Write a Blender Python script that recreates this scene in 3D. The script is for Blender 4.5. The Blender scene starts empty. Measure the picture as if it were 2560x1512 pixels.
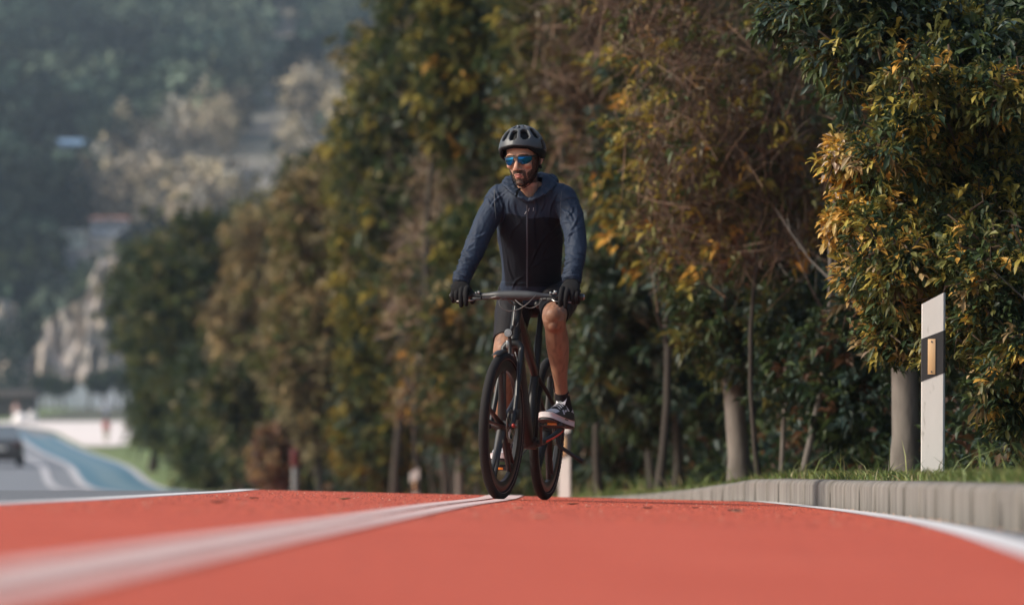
import bpy, bmesh, math, random
import numpy as np
from mathutils import Vector, Matrix, noise, Euler

R = math.radians
S = bpy.context.scene
COL = S.collection

# ------------------------------------------------------------------ camera
EYE = 0.111
FPX = 14222.0           # focal length in pixels of a 2560 px wide frame
cam_d = bpy.data.cameras.new("camera")
cam = bpy.data.objects.new("camera", cam_d); COL.objects.link(cam)
cam_d.lens = 200.0; cam_d.sensor_width = 36.0
cam_d.clip_start = 0.1; cam_d.clip_end = 6000.0
cam.location = (0, 0, EYE)
cam.rotation_euler = (R(90) + math.atan(434 / FPX), 0, 0)
cam_d.dof.use_dof = True
cam_d.dof.focus_distance = 26.9
cam_d.dof.aperture_fstop = 3.6
S.camera = cam

# ------------------------------------------------------------------ sky, sun, exposure
SUN_EL, SUN_AZ = 36.0, -103.0     # azimuth from +Y (away from the camera) towards +X
W = bpy.data.worlds.new("World"); S.world = W; W.use_nodes = True
wn = W.node_tree.nodes; wl = W.node_tree.links
bg = wn["Background"]
sky = wn.new("ShaderNodeTexSky"); sky.sky_type = 'NISHITA'; sky.sun_disc = False
sky.sun_elevation = R(SUN_EL); sky.sun_rotation = R(SUN_AZ)
sky.air_density = 1.2; sky.dust_density = 3.0; sky.ozone_density = 1.0
wl.new(sky.outputs[0], bg.inputs[0]); bg.inputs[1].default_value = 0.145
sd = bpy.data.lights.new("sun", 'SUN'); sun = bpy.data.objects.new("sun", sd); COL.objects.link(sun)
sd.energy = 3.4; sd.angle = R(8.0); sd.color = (1.0, 0.92, 0.80)
sdir = Vector((math.sin(R(SUN_AZ)) * math.cos(R(SUN_EL)), math.cos(R(SUN_AZ)) * math.cos(R(SUN_EL)), math.sin(R(SUN_EL))))
sun.rotation_euler = sdir.to_track_quat('Z', 'Y').to_euler()
sun.location = (-20, -10, 30)
S.view_settings.view_transform = 'Standard'; S.view_settings.look = 'None'
S.view_settings.exposure = 0.30; S.view_settings.gamma = 1.0
S.cycles.use_denoising = True
S.cycles.max_bounces = 6; S.cycles.diffuse_bounces = 3; S.cycles.glossy_bounces = 3
S.cycles.transmission_bounces = 3; S.cycles.volume_bounces = 1; S.cycles.transparent_max_bounces = 4
S.cycles.sample_clamp_indirect = 4.0

# ------------------------------------------------------------------ helpers
def tag(o, label=None, cat=None, group=None, kind=None):
    if label: o["label"] = label
    if cat: o["category"] = cat
    if group: o["group"] = group
    if kind: o["kind"] = kind
    return o

def empty(name, loc=(0, 0, 0), rot=(0, 0, 0)):
    o = bpy.data.objects.new(name, None); COL.objects.link(o)
    o.location = loc; o.rotation_euler = rot; o.empty_display_size = 0.1
    return o

def link(name, me, mats, parent=None, smooth=True):
    o = bpy.data.objects.new(name, me); COL.objects.link(o)
    if mats is not None:
        for m in (mats if isinstance(mats, (list, tuple)) else [mats]):
            me.materials.append(m)
    if smooth: me.polygons.foreach_set("use_smooth", [True] * len(me.polygons))
    if parent: o.parent = parent
    return o

def npmesh(name, V, F, cols=None, mat_idx=None):
    """V (n,3), F (m,k) uniform polygons"""
    V = np.asarray(V, dtype=np.float32); F = np.asarray(F, dtype=np.int32)
    me = bpy.data.meshes.new(name)
    me.vertices.add(len(V)); me.vertices.foreach_set("co", V.ravel())
    k = F.shape[1]
    me.loops.add(F.size); me.loops.foreach_set("vertex_index", F.ravel())
    me.polygons.add(len(F)); me.polygons.foreach_set("loop_start", np.arange(len(F), dtype=np.int32) * k)
    me.update(calc_edges=True)
    if cols is not None:
        a = me.color_attributes.new("Col", 'FLOAT_COLOR', 'POINT')
        c = np.ones((len(V), 4), dtype=np.float32); c[:, :3] = cols
        a.data.foreach_set("color", c.ravel())
    if mat_idx is not None: me.polygons.foreach_set("material_index", np.asarray(mat_idx, dtype=np.int32))
    return me

def mat(name, col, rough=0.6, speck=None, metal=0.0, spec=0.5, n_scale=0, n_col=None, n_amt=0.5, bump=0.0, b_scale=40.0, coat=0.0, attr=False, transl=0.0, stretch=None, detail=4):
    m = bpy.data.materials.new(name); m.use_nodes = True
    N = m.node_tree.nodes; L = m.node_tree.links
    b = N["Principled BSDF"]
    b.inputs["Roughness"].default_value = rough; b.inputs["Metallic"].default_value = metal
    b.inputs["Specular IOR Level"].default_value = spec
    b.inputs["Coat Weight"].default_value = coat; b.inputs["Coat Roughness"].default_value = 0.15
    b.inputs["Base Color"].default_value = (*col, 1)
    src = None
    if attr:
        a = N.new("ShaderNodeAttribute"); a.attribute_name = "Col"; src = a.outputs["Color"]
        L.new(src, b.inputs["Base Color"])
    co = None
    if n_scale or bump:
        tc = N.new("ShaderNodeTexCoord"); mp = N.new("ShaderNodeMapping"); L.new(tc.outputs["Object"], mp.inputs[0])
        if stretch: mp.inputs["Scale"].default_value = stretch
        co = mp.outputs[0]
    if n_scale:
        n = N.new("ShaderNodeTexNoise"); n.inputs["Scale"].default_value = n_scale; n.inputs["Detail"].default_value = detail
        L.new(co, n.inputs["Vector"])
        r = N.new("ShaderNodeMapRange"); r.inputs["From Min"].default_value = 0.35; r.inputs["From Max"].default_value = 0.65
        r.inputs["To Max"].default_value = n_amt
        L.new(n.outputs[0], r.inputs[0])
        mx = N.new("ShaderNodeMix"); mx.data_type = 'RGBA'; L.new(r.outputs[0], mx.inputs[0])
        if src: L.new(src, mx.inputs[6])
        else: mx.inputs[6].default_value = (*col, 1)
        mx.inputs[7].default_value = (*(n_col or col), 1)
        L.new(mx.outputs[2], b.inputs["Base Color"]); src = mx.outputs[2]
    if speck:
        n3 = N.new("ShaderNodeTexNoise"); n3.inputs["Scale"].default_value = speck[0]; n3.inputs["Detail"].default_value = 2; L.new(co, n3.inputs["Vector"])
        r3 = N.new("ShaderNodeMapRange"); r3.inputs["From Min"].default_value = speck[3]; r3.inputs["From Max"].default_value = speck[3] + .08; r3.inputs["To Max"].default_value = speck[2]
        L.new(n3.outputs[0], r3.inputs[0]); m3 = N.new("ShaderNodeMix"); m3.data_type = 'RGBA'; L.new(r3.outputs[0], m3.inputs[0]); L.new(src, m3.inputs[6]); m3.inputs[7].default_value = (*speck[1], 1)
        L.new(m3.outputs[2], b.inputs["Base Color"]); src = m3.outputs[2]
    if bump:
        n2 = N.new("ShaderNodeTexNoise"); n2.inputs["Scale"].default_value = b_scale; n2.inputs["Detail"].default_value = 3
        L.new(co, n2.inputs["Vector"])
        bp = N.new("ShaderNodeBump"); bp.inputs["Strength"].default_value = 1.0; bp.inputs["Distance"].default_value = bump
        L.new(n2.outputs[0], bp.inputs["Height"]); L.new(bp.outputs[0], b.inputs["Normal"])
    if transl:
        t = N.new("ShaderNodeBsdfTranslucent")
        if src: L.new(src, t.inputs[0])
        else: t.inputs[0].default_value = (*col, 1)
        ms = N.new("ShaderNodeMixShader"); ms.inputs[0].default_value = transl
        out = N["Material Output"]
        L.new(b.outputs[0], ms.inputs[1]); L.new(t.outputs[0], ms.inputs[2]); L.new(ms.outputs[0], out.inputs[0])
    return m

def hermite(xs, ys):
    xs = np.array(xs, float); ys = np.array(ys, float)
    m = np.gradient(ys, xs)
    d = np.diff(ys) / np.diff(xs)
    for i in range(1, len(xs) - 1):
        m[i] = 0 if d[i - 1] * d[i] <= 0 else 2 * d[i - 1] * d[i] / (d[i - 1] + d[i])
    def f(x):
        x = np.clip(x, xs[0], xs[-1]); i = np.clip(np.searchsorted(xs, x) - 1, 0, len(xs) - 2)
        h = xs[i + 1] - xs[i]; t = (x - xs[i]) / h
        return ((2*t**3 - 3*t**2 + 1) * ys[i] + (t**3 - 2*t**2 + t) * h * m[i] + (-2*t**3 + 3*t**2) * ys[i + 1] + (t**3 - t**2) * h * m[i + 1])
    return f

# ------------------------------------------------------------------ terrain functions (eye relative, then + EYE)
Z0 = hermite([-40, 5, 10, 16, 22, 27, 29, 31, 33, 36, 40, 46, 60, 80, 110, 150, 160, 203, 260, 330, 430, 500, 600, 650, 700, 800, 1000, 1200, 1500, 1700],
             [-.14, -.128, -.124, -.119, -.1145, -.1125, -.111, -.1095, -.113, -.145, -.20, -.265, -.38, -.62, -.70, -.44, -.37, .36, 1.3, 2.6, 3.95, 4.75, 7.1, 8.0, 26, 39, 66, 96, 150, 185])
XK = hermite([-40, 5, 10, 16, 22, 24, 27, 30, 35, 45, 60, 80, 110, 135, 160, 203, 240, 290, 330, 400, 500],
             [.6, 1.22, 1.32, 1.42, 1.515, 1.53, 1.51, 1.47, 1.36, 1.0, .42, -.5, -3.4, -6.3, -9.6, -13.6, -17.6, -22.8, -27.0, -36, -50])
XL = hermite([-40, 5, 16.6, 20.4, 24.4, 28.8, 35, 45, 60, 80, 110], [-1.95, -1.72, -1.50, -1.42, -1.41, -1.38, -1.5, -1.9, -2.5, -3.4, -6.4])
XR = hermite([-40, 5, 11, 15, 19.7, 26, 30, 35, 45, 60, 80, 110], [.2, .72, .995, 1.18, 1.335, 1.41, 1.39, 1.28, .9, .3, -.6, -3.5])
XC = hermite([-40, 5, 6, 10, 14.4, 20.6, 29, 35, 45, 60, 80, 110], [-1.3, -.57, -.55, -.476, -.385, -.26, -.06, -.02, -.3, -.95, -1.9, -4.9])

def zg(x, y):
    fade = np.clip((70 - y) / 35.0, 0, 1)
    xx = np.clip(x, -1.5, 6)
    return Z0(y) - 0.024 * xx * fade + EYE

def rows(y0, y1):
    ys = []
    y = y0
    while y < y1:
        ys.append(y); y += 0.5 if y < 40 else (1.5 if y < 120 else (5 if y < 500 else 20))
    ys.append(y1); return np.array(ys)

def strip(name, y0, y1, fa, fb, dz, material, n=2, kind="structure", ys=None):
    ys = rows(y0, y1) if ys is None else ys
    V = []; F = []
    for y in ys:
        a, b = float(fa(y)), float(fb(y))
        for i in range(n):
            x = a + (b - a) * i / (n - 1); V.append((x, y, float(zg(x, y)) + dz))
    for r in range(len(ys) - 1):
        for i in range(n - 1):
            k = r * n + i; F.append((k, k + 1, k + n + 1, k + n))
    o = link(name, npmesh(name, V, F), material)
    if kind: tag(o, kind=kind)
    return o
# ------------------------------------------------------------------ setting: ground, road, track, kerb
m_soil = mat("soil", (.050, .040, .026), .95, n_scale=1.2, n_col=(.045, .055, .022), n_amt=.9, bump=.02, b_scale=14)
m_asph = mat("asphalt", (.115, .12, .13), .8, speck=(90, (.035, .035, .04), .7, .55), n_scale=55, n_col=(.17, .18, .195), n_amt=.8, bump=.004, b_scale=90)
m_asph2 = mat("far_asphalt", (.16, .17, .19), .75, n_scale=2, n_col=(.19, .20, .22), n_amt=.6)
m_red = mat("red_track_paint", (.46, .068, .028), .75, spec=.28, speck=(60, (.17, .028, .016), .7, .52), n_scale=1.6, n_col=(.54, .098, .050), n_amt=.9, bump=.0035, b_scale=120, detail=8)
m_white = mat("white_line_paint", (.68, .66, .66), .65, n_scale=9, n_col=(.46, .42, .41), n_amt=.6, bump=.002, b_scale=110)
m_cline = mat("worn_line_paint", (.62, .50, .48), .65, n_scale=14, n_col=(.55, .30, .26), n_amt=.8, bump=.002, b_scale=110)
m_blue = mat("blue_lane_paint", (.05, .135, .19), .6, n_scale=.7, n_col=(.085, .165, .21), n_amt=.8)
m_paleblue = mat("pale_blue_paint", (.12, .19, .225), .6, n_scale=.8, n_col=(.09, .17, .21), n_amt=.8)
m_kerb = mat("kerb_concrete", (.18, .166, .15), .9, n_scale=6, n_col=(.09, .082, .07), n_amt=.75, speck=(14, (.05, .047, .04), .75, .57), bump=.006, b_scale=30, stretch=(1, 1, .15), detail=8)
m_farwhite = mat("faded_line_paint", (.42, .41, .43), .7)
m_plaza = mat("plaza_paving", (.72, .64, .60), .8, n_scale=.15, n_col=(.62, .56, .54), n_amt=.6)
m_lawn = mat("lawn_grass", (.095, .15, .045), .9, n_scale=.12, n_col=(.15, .17, .05), n_amt=.8)
m_hill = mat("hill_soil", (.24, .21, .19), .95, n_scale=.05, n_col=(.10, .105, .075), n_amt=.85)

m_scrub = mat("scrub_slope", (.045, .055, .028), .95, n_scale=.5, n_col=(.085, .075, .045), n_amt=.8, bump=.2, b_scale=2)
# ground: one sheet out to the hills, stepping up behind the kerb
ys = np.concatenate([[-40, -20, 0], rows(4, 700), [740, 780, 830, 880, 940, 1000, 1070, 1140, 1210, 1290, 1380, 1480, 1590, 1700]])
offs_l = [-900, -400, -200, -100, -60, -40, -28, -20, -16, -12, -9, -6, -4, -3, -2, -1, -.4, 0]
offs_r = [.035, .11, .25, .5, .9, 1.5, 2.2, 3.2, 4.5, 6, 8, 11, 15, 20, 30, 45, 70, 110, 200, 400, 900]
V = []; F = []; n = len(offs_l) + len(offs_r)
for y in ys:
    k = float(XK(y)); up = float(np.clip((110 - y) / 30, 0, 1))
    for i, o in enumerate(offs_l + offs_r):
        x = k + o; z = float(zg(x, y)) - (.045 if -16.5 < o < .05 and y < 640 else .008)
        if o > .05 and y < 640:
            z += .135 * up + .008
            bank = np.clip((300 - y) / 60, 0, 1)
            z += bank * (max(0, o - 2.6) * .55 if o < 25 else (22.4 * .55 + (o - 25) * .1))
            z += .03 * noise.noise(Vector((x * 1.3, y * .7, 2))) * min(1, o)
        if y > 660:
            z += 10 * noise.noise(Vector((x * .01, y * .008, 5))) * min(1, (y - 660) / 100)
            z += .02 * (x + 60) * min(1, max(0, (y - 700) / 300)) * (1 if abs(x) < 300 else 300 / abs(x))
        V.append((x, y, z))
for r in range(len(ys) - 1):
    for i in range(n - 1):
        a = r * n + i; F.append((a, a + 1, a + n + 1, a + n))
# materials by distance: soil / lawn / hill
mi = []
for f in F:
    y = V[f[0]][1]; o_ = V[f[0]][0] - float(XK(y)); mi.append(3 if (o_ > 4.2 and (y < 640)) or (y >= 640 and V[f[0]][0] > 40) else (2 if y >= 640 else (1 if y > 150 else 0)))
me = npmesh("ground", V, F, mat_idx=mi)
tag(link("ground", me, [m_soil, m_lawn, m_hill, m_scrub]), kind="structure")
GV = np.array(V).reshape(len(ys), n, 3)
def ground_z(x, y):
    i = int(np.clip(np.searchsorted(ys, y) - 1, 0, len(ys) - 2)); t = (y - ys[i]) / (ys[i + 1] - ys[i])
    za = np.interp(x, GV[i, :, 0], GV[i, :, 2]); zb = np.interp(x, GV[i + 1, :, 0], GV[i + 1, :, 2])
    return float(za * (1 - t) + zb * t)

strip("road", -40, 150, lambda y: XK(y) - 17, lambda y: XK(y) - .01, -.004, m_asph, n=14)
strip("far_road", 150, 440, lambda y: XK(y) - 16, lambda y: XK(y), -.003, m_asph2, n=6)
strip("cycle_track", -40, 112, lambda y: XL(y), lambda y: XR(y), 0, m_red, n=9)
strip("edge_line", -40, 112, lambda y: XL(y) - .10, lambda y: XL(y), .003, m_white, n=2)
strip("edge_line", -40, 112, lambda y: XR(y) - .035, lambda y: XR(y) + .075, .003, m_white, n=2)
for s in (-1, 1):
    strip("centre_line", -40, 112, lambda y: XC(y) + s * .057 - .039, lambda y: XC(y) + s * .057 + .039, .004, m_cline, n=2)
for nm, a, b, mm in (("lane_edge", -.30, -.08, m_farwhite), ("blue_lane", -.85, -.30, m_blue), ("lane_line", -1.55, -.85, m_paleblue), ("blue_lane", -2.1, -1.55, m_blue),
                     ("lane_edge", -2.38, -2.1, m_farwhite), ("road_line", -3.32, -3.06, m_farwhite)):
    strip(nm, 112, 430 if a < -2 else 300, lambda y: XK(y) + a, lambda y: XK(y) + b, .03, mm, n=2)
# pale promenade
strip("promenade", 262, 500, lambda y: XK(y) + .2, lambda y: np.interp(y, [262, 290, 400, 500], [XK(262) + 1.5, -17.0, -24, -31.0]), .06, m_plaza, n=8)

# kerb: row of concrete stones, bevelled top, joints
def kerb():
    V = []; F = []; prof = [(0, 0), (0, .115), (.008, .132), (.028, .142), (.15, .142), (.15, 0)]
    y = 3.0; rng = random.Random(4)
    while y < 108:
        L = 1.0 if y < 45 else 2.0
        n = 6; jit = rng.uniform(-.0015, .0015); jz = rng.uniform(-.0015, .0015)
        base = len(V)
        for i in range(n + 1):
            yy = y + .002 + (L - .004) * i / n
            k = float(XK(yy)); up = min(1, max(0, (110 - yy) / 20))
            for (px, pz) in prof:
                w = .0010 * noise.noise(Vector((yy * 5, pz * 20, px * 9)))
                x = k + px + jit + w; V.append((x, yy, float(zg(k, yy)) - .012 + (pz * up + (jz + w if pz > 0 else 0))))
        m = len(prof)
        for i in range(n):
            for j in range(m - 1):
                a = base + i * m + j; F.append((a, a + m, a + m + 1, a + 1))
        for e in (0, n):
            a = base + e * m
            F.append((a, a + 1, a + 4, a + 5)); F.append((a + 1, a + 2, a + 3, a + 4))
        y += L
    me = npmesh("kerb", V, F)
    return tag(link("kerb", me, m_kerb, smooth=False), kind="structure")
kerb()
# thin mortar grooves on the kerb face are darker drip marks
m_joint = mat("kerb_joint", (.06, .054, .046), .95, n_scale=9, n_col=(.03, .027, .024), n_amt=.9)
V = []; F = []; rng = random.Random(9)
y = 12.0
while y < 50:
    y = math.ceil(y + .01) if rng.random() < .75 else y + rng.uniform(.4, .9)
    w = rng.choice([.008, .012, .016, .03]); x = float(XK(y)) - .0065; z = float(zg(x, y)) - .006; h = rng.uniform(.08, .125)
    b = len(V)
    V += [(x, y - w, z), (x, y + w, z), (x + .001, y + w * .4, z + h), (x + .001, y - w * .4, z + h)]
    F.append((b, b + 1, b + 2, b + 3))
tag(link("kerb_stains", npmesh("kerb_stains", V, F), m_joint), kind="structure")

# distant cliff behind the park
def cliff():
    rng = random.Random(3); d = 640.0
    def X(px): return (px - 1280) / FPX * d
    def Z(py): return (1190 - py) / FPX * d + EYE
    top = [(-60, 800), (0, 745), (25, 760), (45, 900), (70, 880), (95, 860), (105, 800), (135, 775), (175, 760), (200, 745), (215, 690), (245, 640), (285, 638), (300, 700), (320, 760), (350, 800), (420, 860)]
    tx = [t[0] for t in top]; tz = [t[1] for t in top]
    V = []; F = []; nx, nz = 150, 46
    for i in range(nx + 1):
        px = -60 + 480 * i / nx; zt = Z(np.interp(px, tx, tz))
        for j in range(nz + 1):
            t = j / nz; x = X(px); z = 6.5 + (zt - 6.5) * t
            p = Vector((x * .8, z * .16, 0))
            dd = 2.2 * noise.noise(p) + 1.1 * noise.noise(p * 2.3) + .5 * noise.noise(Vector((x * 2.5, z * .6, 3)))
            dd += .8 * max(0, noise.noise(Vector((x * .5, z * .5, 8))))
            V.append((x + .6 * noise.noise(Vector((z * .5, x * .3, 1))), d + t * 6 - dd * 1.6, z))
    for i in range(nx):
        for j in range(nz):
            a = i * (nz + 1) + j; F.append((a, a + nz + 1, a + nz + 2, a + 1))
    m = mat("cliff_rock", (.38, .345, .325), .9, n_scale=.30, n_col=(.46, .35, .25), n_amt=.55, speck=(.9, (.12, .11, .105), .8, .56), bump=.5, b_scale=.8, stretch=(1.4, 1, .35))
    o = link("cliff", npmesh("cliff", V, F), m)
    tag(o, kind="structure")
cliff()
# ------------------------------------------------------------------ foliage
m_leaf = mat("leaf", (.05, .07, .02), .5, spec=.38, attr=True, transl=.28)
m_farleaf = mat("far_leaf", (.05, .07, .02), .8, spec=.2, attr=True, transl=.15)
m_twig = mat("twig_bark", (.13, .085, .06), .9, n_scale=8, n_col=(.07, .05, .04), n_amt=.7)
m_bark = mat("grey_bark", (.17, .15, .13), .9, n_scale=6, n_col=(.06, .05, .042), n_amt=.8, bump=.01, b_scale=14, stretch=(1, 1, .35))
m_bark_d = mat("dark_bark", (.042, .034, .026), .9, n_scale=5, n_col=(.025, .02, .016), n_amt=.6, bump=.01, b_scale=14, stretch=(1, 1, .35))

def unit(v): return v / np.maximum(np.linalg.norm(v, axis=1, keepdims=True), 1e-9)

def leaf_arrays(rs, base, dirv, L, Wd, col, droop=0.25, fold=.25, rich=False):
    """one leaf per row; rich = 8 vertices (obovate), else 4 (folded rhombus)"""
    n = len(base); d = unit(dirv)
    up = np.tile([0, 0, 1.0], (n, 1)) + rs.normal(0, .35, (n, 3))
    side = unit(np.cross(d, up)); nor = np.cross(side, d)
    L = L[:, None]; Wd = Wd[:, None]
    if not rich:
        mid = base + d * L * .5 + nor * L * .04
        tip = base + d * L - np.array([0, 0, 1]) * L * droop
        a = mid + side * Wd * .5 + nor * Wd * fold; b = mid - side * Wd * .5 + nor * Wd * fold
        V = np.stack([base, a, tip, b], 1).reshape(-1, 3); k = 4
        q = np.arange(n)[:, None] * 4
        F = np.concatenate([q + [0, 1, 2], q + [0, 2, 3]])
    else:
        dn = np.array([0, 0, 1.0])
        c1 = base + d * L * .35; c2 = base + d * L * .72 - dn * L * droop * .4; tip = base + d * L - dn * L * droop
        p = [base, c1 + side * Wd * .30 + nor * Wd * fold * .6, c2 + side * Wd * .5 + nor * Wd * fold, tip,
             c2 - side * Wd * .5 + nor * Wd * fold, c1 - side * Wd * .30 + nor * Wd * fold * .6, c1, c2]
        V = np.stack(p, 1).reshape(-1, 3); k = 8
        q = np.arange(n)[:, None] * 8
        F = np.concatenate([q + t for t in ([0, 1, 6], [1, 2, 7], [1, 7, 6], [2, 3, 7], [3, 4, 7], [4, 5, 7], [5, 6, 7], [5, 0, 6])])
    return V, F, np.repeat(col, k, axis=0)

def pick_cols(rs, n, pal, weights):
    pal = np.array(pal); w = np.array(weights, float); w /= w.sum()
    c = pal[rs.choice(len(pal), n, p=w)]
    return np.clip(c * rs.uniform(.75, 1.25, (n, 1)), 0, 1)

# leaf colours: greens and yellow growth, with sunlit orange and sky teal painted in
DKG = (.022, .042, .018); MDG = (.055, .082, .026); OLV = (.13, .13, .035); YEL = (.33, .265, .05); ORG = (.50, .28, .055)
BRN = (.13, .095, .048); FDG = (.042, .060, .030); PIN = (.058, .078, .046); TEA = (.045, .075, .060); PAL = (.29, .235, .12); TAN = (.34, .24, .11)

def crown_mesh(name, seed, blobs, clusters, per, leaf, pal, weights, rich=False, tipcol=None, spread=.9, twigs=0, wratio=.34, inner=.25):
    """blobs: (x,y,z,rx,ry,rz) list; clusters of leaves radiating round a shoot"""
    rs = np.random.RandomState(seed); blobs = np.array(blobs, float)
    vol = (blobs[:, 3] * blobs[:, 4] + blobs[:, 3] * blobs[:, 5]); vol /= vol.sum()
    bi = rs.choice(len(blobs), clusters, p=vol); B = blobs[bi]
    dv = unit(rs.normal(0, 1, (clusters, 3)))
    # lumpy surface: leaf clumps with gaps
    rad = rs.uniform(0, 1, clusters) ** inner
    lump = np.array([noise.noise(Vector((v[0] * 2.2 + b, v[1] * 2.2, v[2] * 2.2))) for v, b in zip(dv, bi * 3.7)])
    rad *= (1 + .62 * lump)
    C = B[:, :3] + dv * B[:, 3:6] * rad[:, None]
    axis = unit(dv * [1, 1, .7] + [0, 0, .35] + rs.normal(0, .35, (clusters, 3)))
    ccol = pick_cols(rs, clusters, pal, weights)
    idx = np.repeat(np.arange(clusters), per); n = len(idx)
    ax = axis[idx]; rnd = unit(np.cross(ax, rs.normal(0, 1, (n, 3)))); t = rs.uniform(.35, 1.25, (n, 1))
    dirs = unit(ax * np.cos(t) + rnd * np.sin(t))
    base = C[idx] + rs.normal(0, leaf * .22, (n, 3)) - ax * rs.uniform(0, leaf * .8, (n, 1))
    L = leaf * rs.uniform(.6, 1.2, n); Wd = L * wratio * rs.uniform(.8, 1.2, n)
    col = ccol[idx] * rs.uniform(.8, 1.2, (n, 1))
    V, F, cc = leaf_arrays(rs, base, dirs, L, Wd, np.clip(col, 0, 1), rich=rich)
    if twigs:
        ti = rs.choice(clusters, twigs); a = B[ti % len(B), :3] + rs.normal(0, .15, (twigs, 3)); a = blobs[bi[ti], :3] + (C[ti] - blobs[bi[ti], :3]) * .35
        b = C[ti] + rs.normal(0, .05, (twigs, 3)); mid = (a + b) / 2 + rs.normal(0, .07, (twigs, 3))
        w = leaf * .06 + .002
        s = unit(np.cross(b - a, rs.normal(0, 1, (twigs, 3)))) * w; s2 = unit(np.cross(b - a, s)) * w
        TV = np.stack([a + s, a - s, mid + s * .8, mid - s * .8, b, a + s2, a - s2, mid + s2 * .8, mid - s2 * .8], 1).reshape(-1, 3)
        q = np.arange(twigs)[:, None] * 9 + len(V)
        TF = np.concatenate([q + t for t in ([0, 1, 3], [0, 3, 2], [2, 3, 4], [5, 6, 8], [5, 8, 7], [7, 8, 4])])
        V = np.concatenate([V, TV]); F = np.concatenate([F, TF]); cc = np.concatenate([cc, np.tile([[.11, .075, .05]], (len(TV), 1))])
    return npmesh(name, V, F, cols=cc)

def twig_mesh(name, seed, blobs, n, length, pal, weights, w=.006):
    """bare twiggy crown: thin crossing twigs"""
    rs = np.random.RandomState(seed); blobs = np.array(blobs, float)
    bi = rs.choice(len(blobs), n); B = blobs[bi]
    dv = unit(rs.normal(0, 1, (n, 3))); C = B[:, :3] + dv * B[:, 3:6] * (rs.uniform(0, 1, (n, 1)) ** .4)
    d = unit(dv * .8 + [0, 0, .5] + rs.normal(0, .6, (n, 3)))
    L = length * rs.uniform(.5, 1.3, (n, 1)); a = C - d * L * .5; b = C + d * L * .5 + rs.normal(0, .03, (n, 3)); mid = C + rs.normal(0, length * .07, (n, 3))
    s = unit(np.cross(d, rs.normal(0, 1, (n, 3)))) * w
    V = np.stack([a - s, a + s, mid + s * .7, mid - s * .7, b], 1).reshape(-1, 3)
    q = np.arange(n)[:, None] * 5
    F = np.concatenate([q + t for t in ([0, 1, 2], [0, 2, 3], [3, 2, 4])])
    cc = np.repeat(pick_cols(rs, n, pal, weights), 5, axis=0)
    return npmesh(name, V, F, cols=cc)

def tube_arrays(pts, rads, seg=8):
    pts = [Vector(p) for p in pts]; V = []; F = []
    up = None
    for i, p in enumerate(pts):
        t = (pts[min(i + 1, len(pts) - 1)] - pts[max(i - 1, 0)]).normalized()
        if up is None: up = t.orthogonal().normalized()
        up = (up - t * up.dot(t)).normalized(); s = t.cross(up)
        for k in range(seg):
            a = 2 * math.pi * k / seg; V.append(p + (up * math.cos(a) + s * math.sin(a)) * rads[i])
    for i in range(len(pts) - 1):
        for k in range(seg):
            a = i * seg + k; b = i * seg + (k + 1) % seg; F.append((a, b, b + seg, a + seg))
    return [tuple(v) for v in V], F

def trunk_mesh(name, seed, h, r, lean=(0, 0), limbs=7, top=None, spread=1.0, seg=9, bend=1.0):
    rng = random.Random(seed); V = []; F = []
    def add(pts, rads, sg=seg):
        v, f = tube_arrays(pts, rads, sg); b = len(V); V.extend(v); F.extend([tuple(i + b for i in q) for q in f])
    n = 9; P = []
    for i in range(n):
        t = i / (n - 1)
        P.append(Vector((lean[0] * t + .026 * h * bend * (math.sin(t * 5 + seed) - math.sin(seed)), lean[1] * t + .03 * math.sin(t * 4 + seed * 2), -.15 + (h + .15) * t)))
    rad = [r * (1.5 if i == 0 else 1 - .55 * i / (n - 1)) for i in range(n)]
    add(P, rad)
    for k in range(limbs):
        t = rng.uniform(.45, .98); i = int(t * (n - 1)); p = P[i]; a = rng.uniform(0, 2 * math.pi); L = spread * rng.uniform(.5, 1.1)
        d = Vector((math.cos(a), math.sin(a), rng.uniform(.5, 1.3))).normalized()
        q = [p, p + d * L * .4, p + d * L * .75 + Vector((0, 0, .1 * L)), p + d * L + Vector((rng.uniform(-.1, .1), rng.uniform(-.1, .1), .22 * L))]
        rr = rad[i] * .5
        add(q, [rr, rr * .7, rr * .45, rr * .2], 6)
        for m in range(2):
            e = q[2] + Vector((rng.uniform(-.4, .4), rng.uniform(-.4, .4), rng.uniform(.1, .4))) * L * .7
            add([q[1 + m], (q[1 + m] + e) / 2 + Vector((0, 0, .05)), e], [rr * .4, rr * .25, rr * .08], 4)
    return npmesh(name, V, F)

def make_tree(name, label, cat, group, loc, parts):
    t = empty(name, loc); tag(t, label, cat, group)
    for nm, me, mt in parts:
        o = bpy.data.objects.new(nm, me); COL.objects.link(o); o.parent = t
        if not me.materials: me.materials.append(mt)
        if nm == "trunk": me.polygons.foreach_set("use_smooth", [True] * len(me.polygons))
    return t

def pxw(px, y): return (px - 1280) / FPX * y                    # world x at distance y
def pyz(py, y): return (1190 - py) / FPX * y + EYE             # world z at distance y
# ------------------------------------------------------------------ the tree line along the kerb
def lumps(seed, outline, y, depth, r, zmin=None, n=None, off=0):
    """blobs filling a crown whose outline is a list of (x0, x1, z) levels in metres, local to the tree base"""
    rng = random.Random(seed); out = []
    zs = [o[2] for o in outline]; n = n or int(3.2 * len(outline))
    for i in range(n):
        z = rng.uniform(min(zs), max(zs))
        x0 = np.interp(z, zs, [o[0] for o in outline]); x1 = np.interp(z, zs, [o[1] for o in outline])
        rr = r * rng.uniform(.7, 1.25)
        x = rng.uniform(min(x0 + rr * .7, x1), max(x1 - rr * .7, x0)) if x1 - x0 > rr * 1.4 else (x0 + x1) / 2
        out.append((x, rng.uniform(-depth, depth), z, rr, rr * 1.1, rr * rng.uniform(.7, 1.0)))
    return out

def base_z(x, y): return ground_z(x, y)

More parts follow.
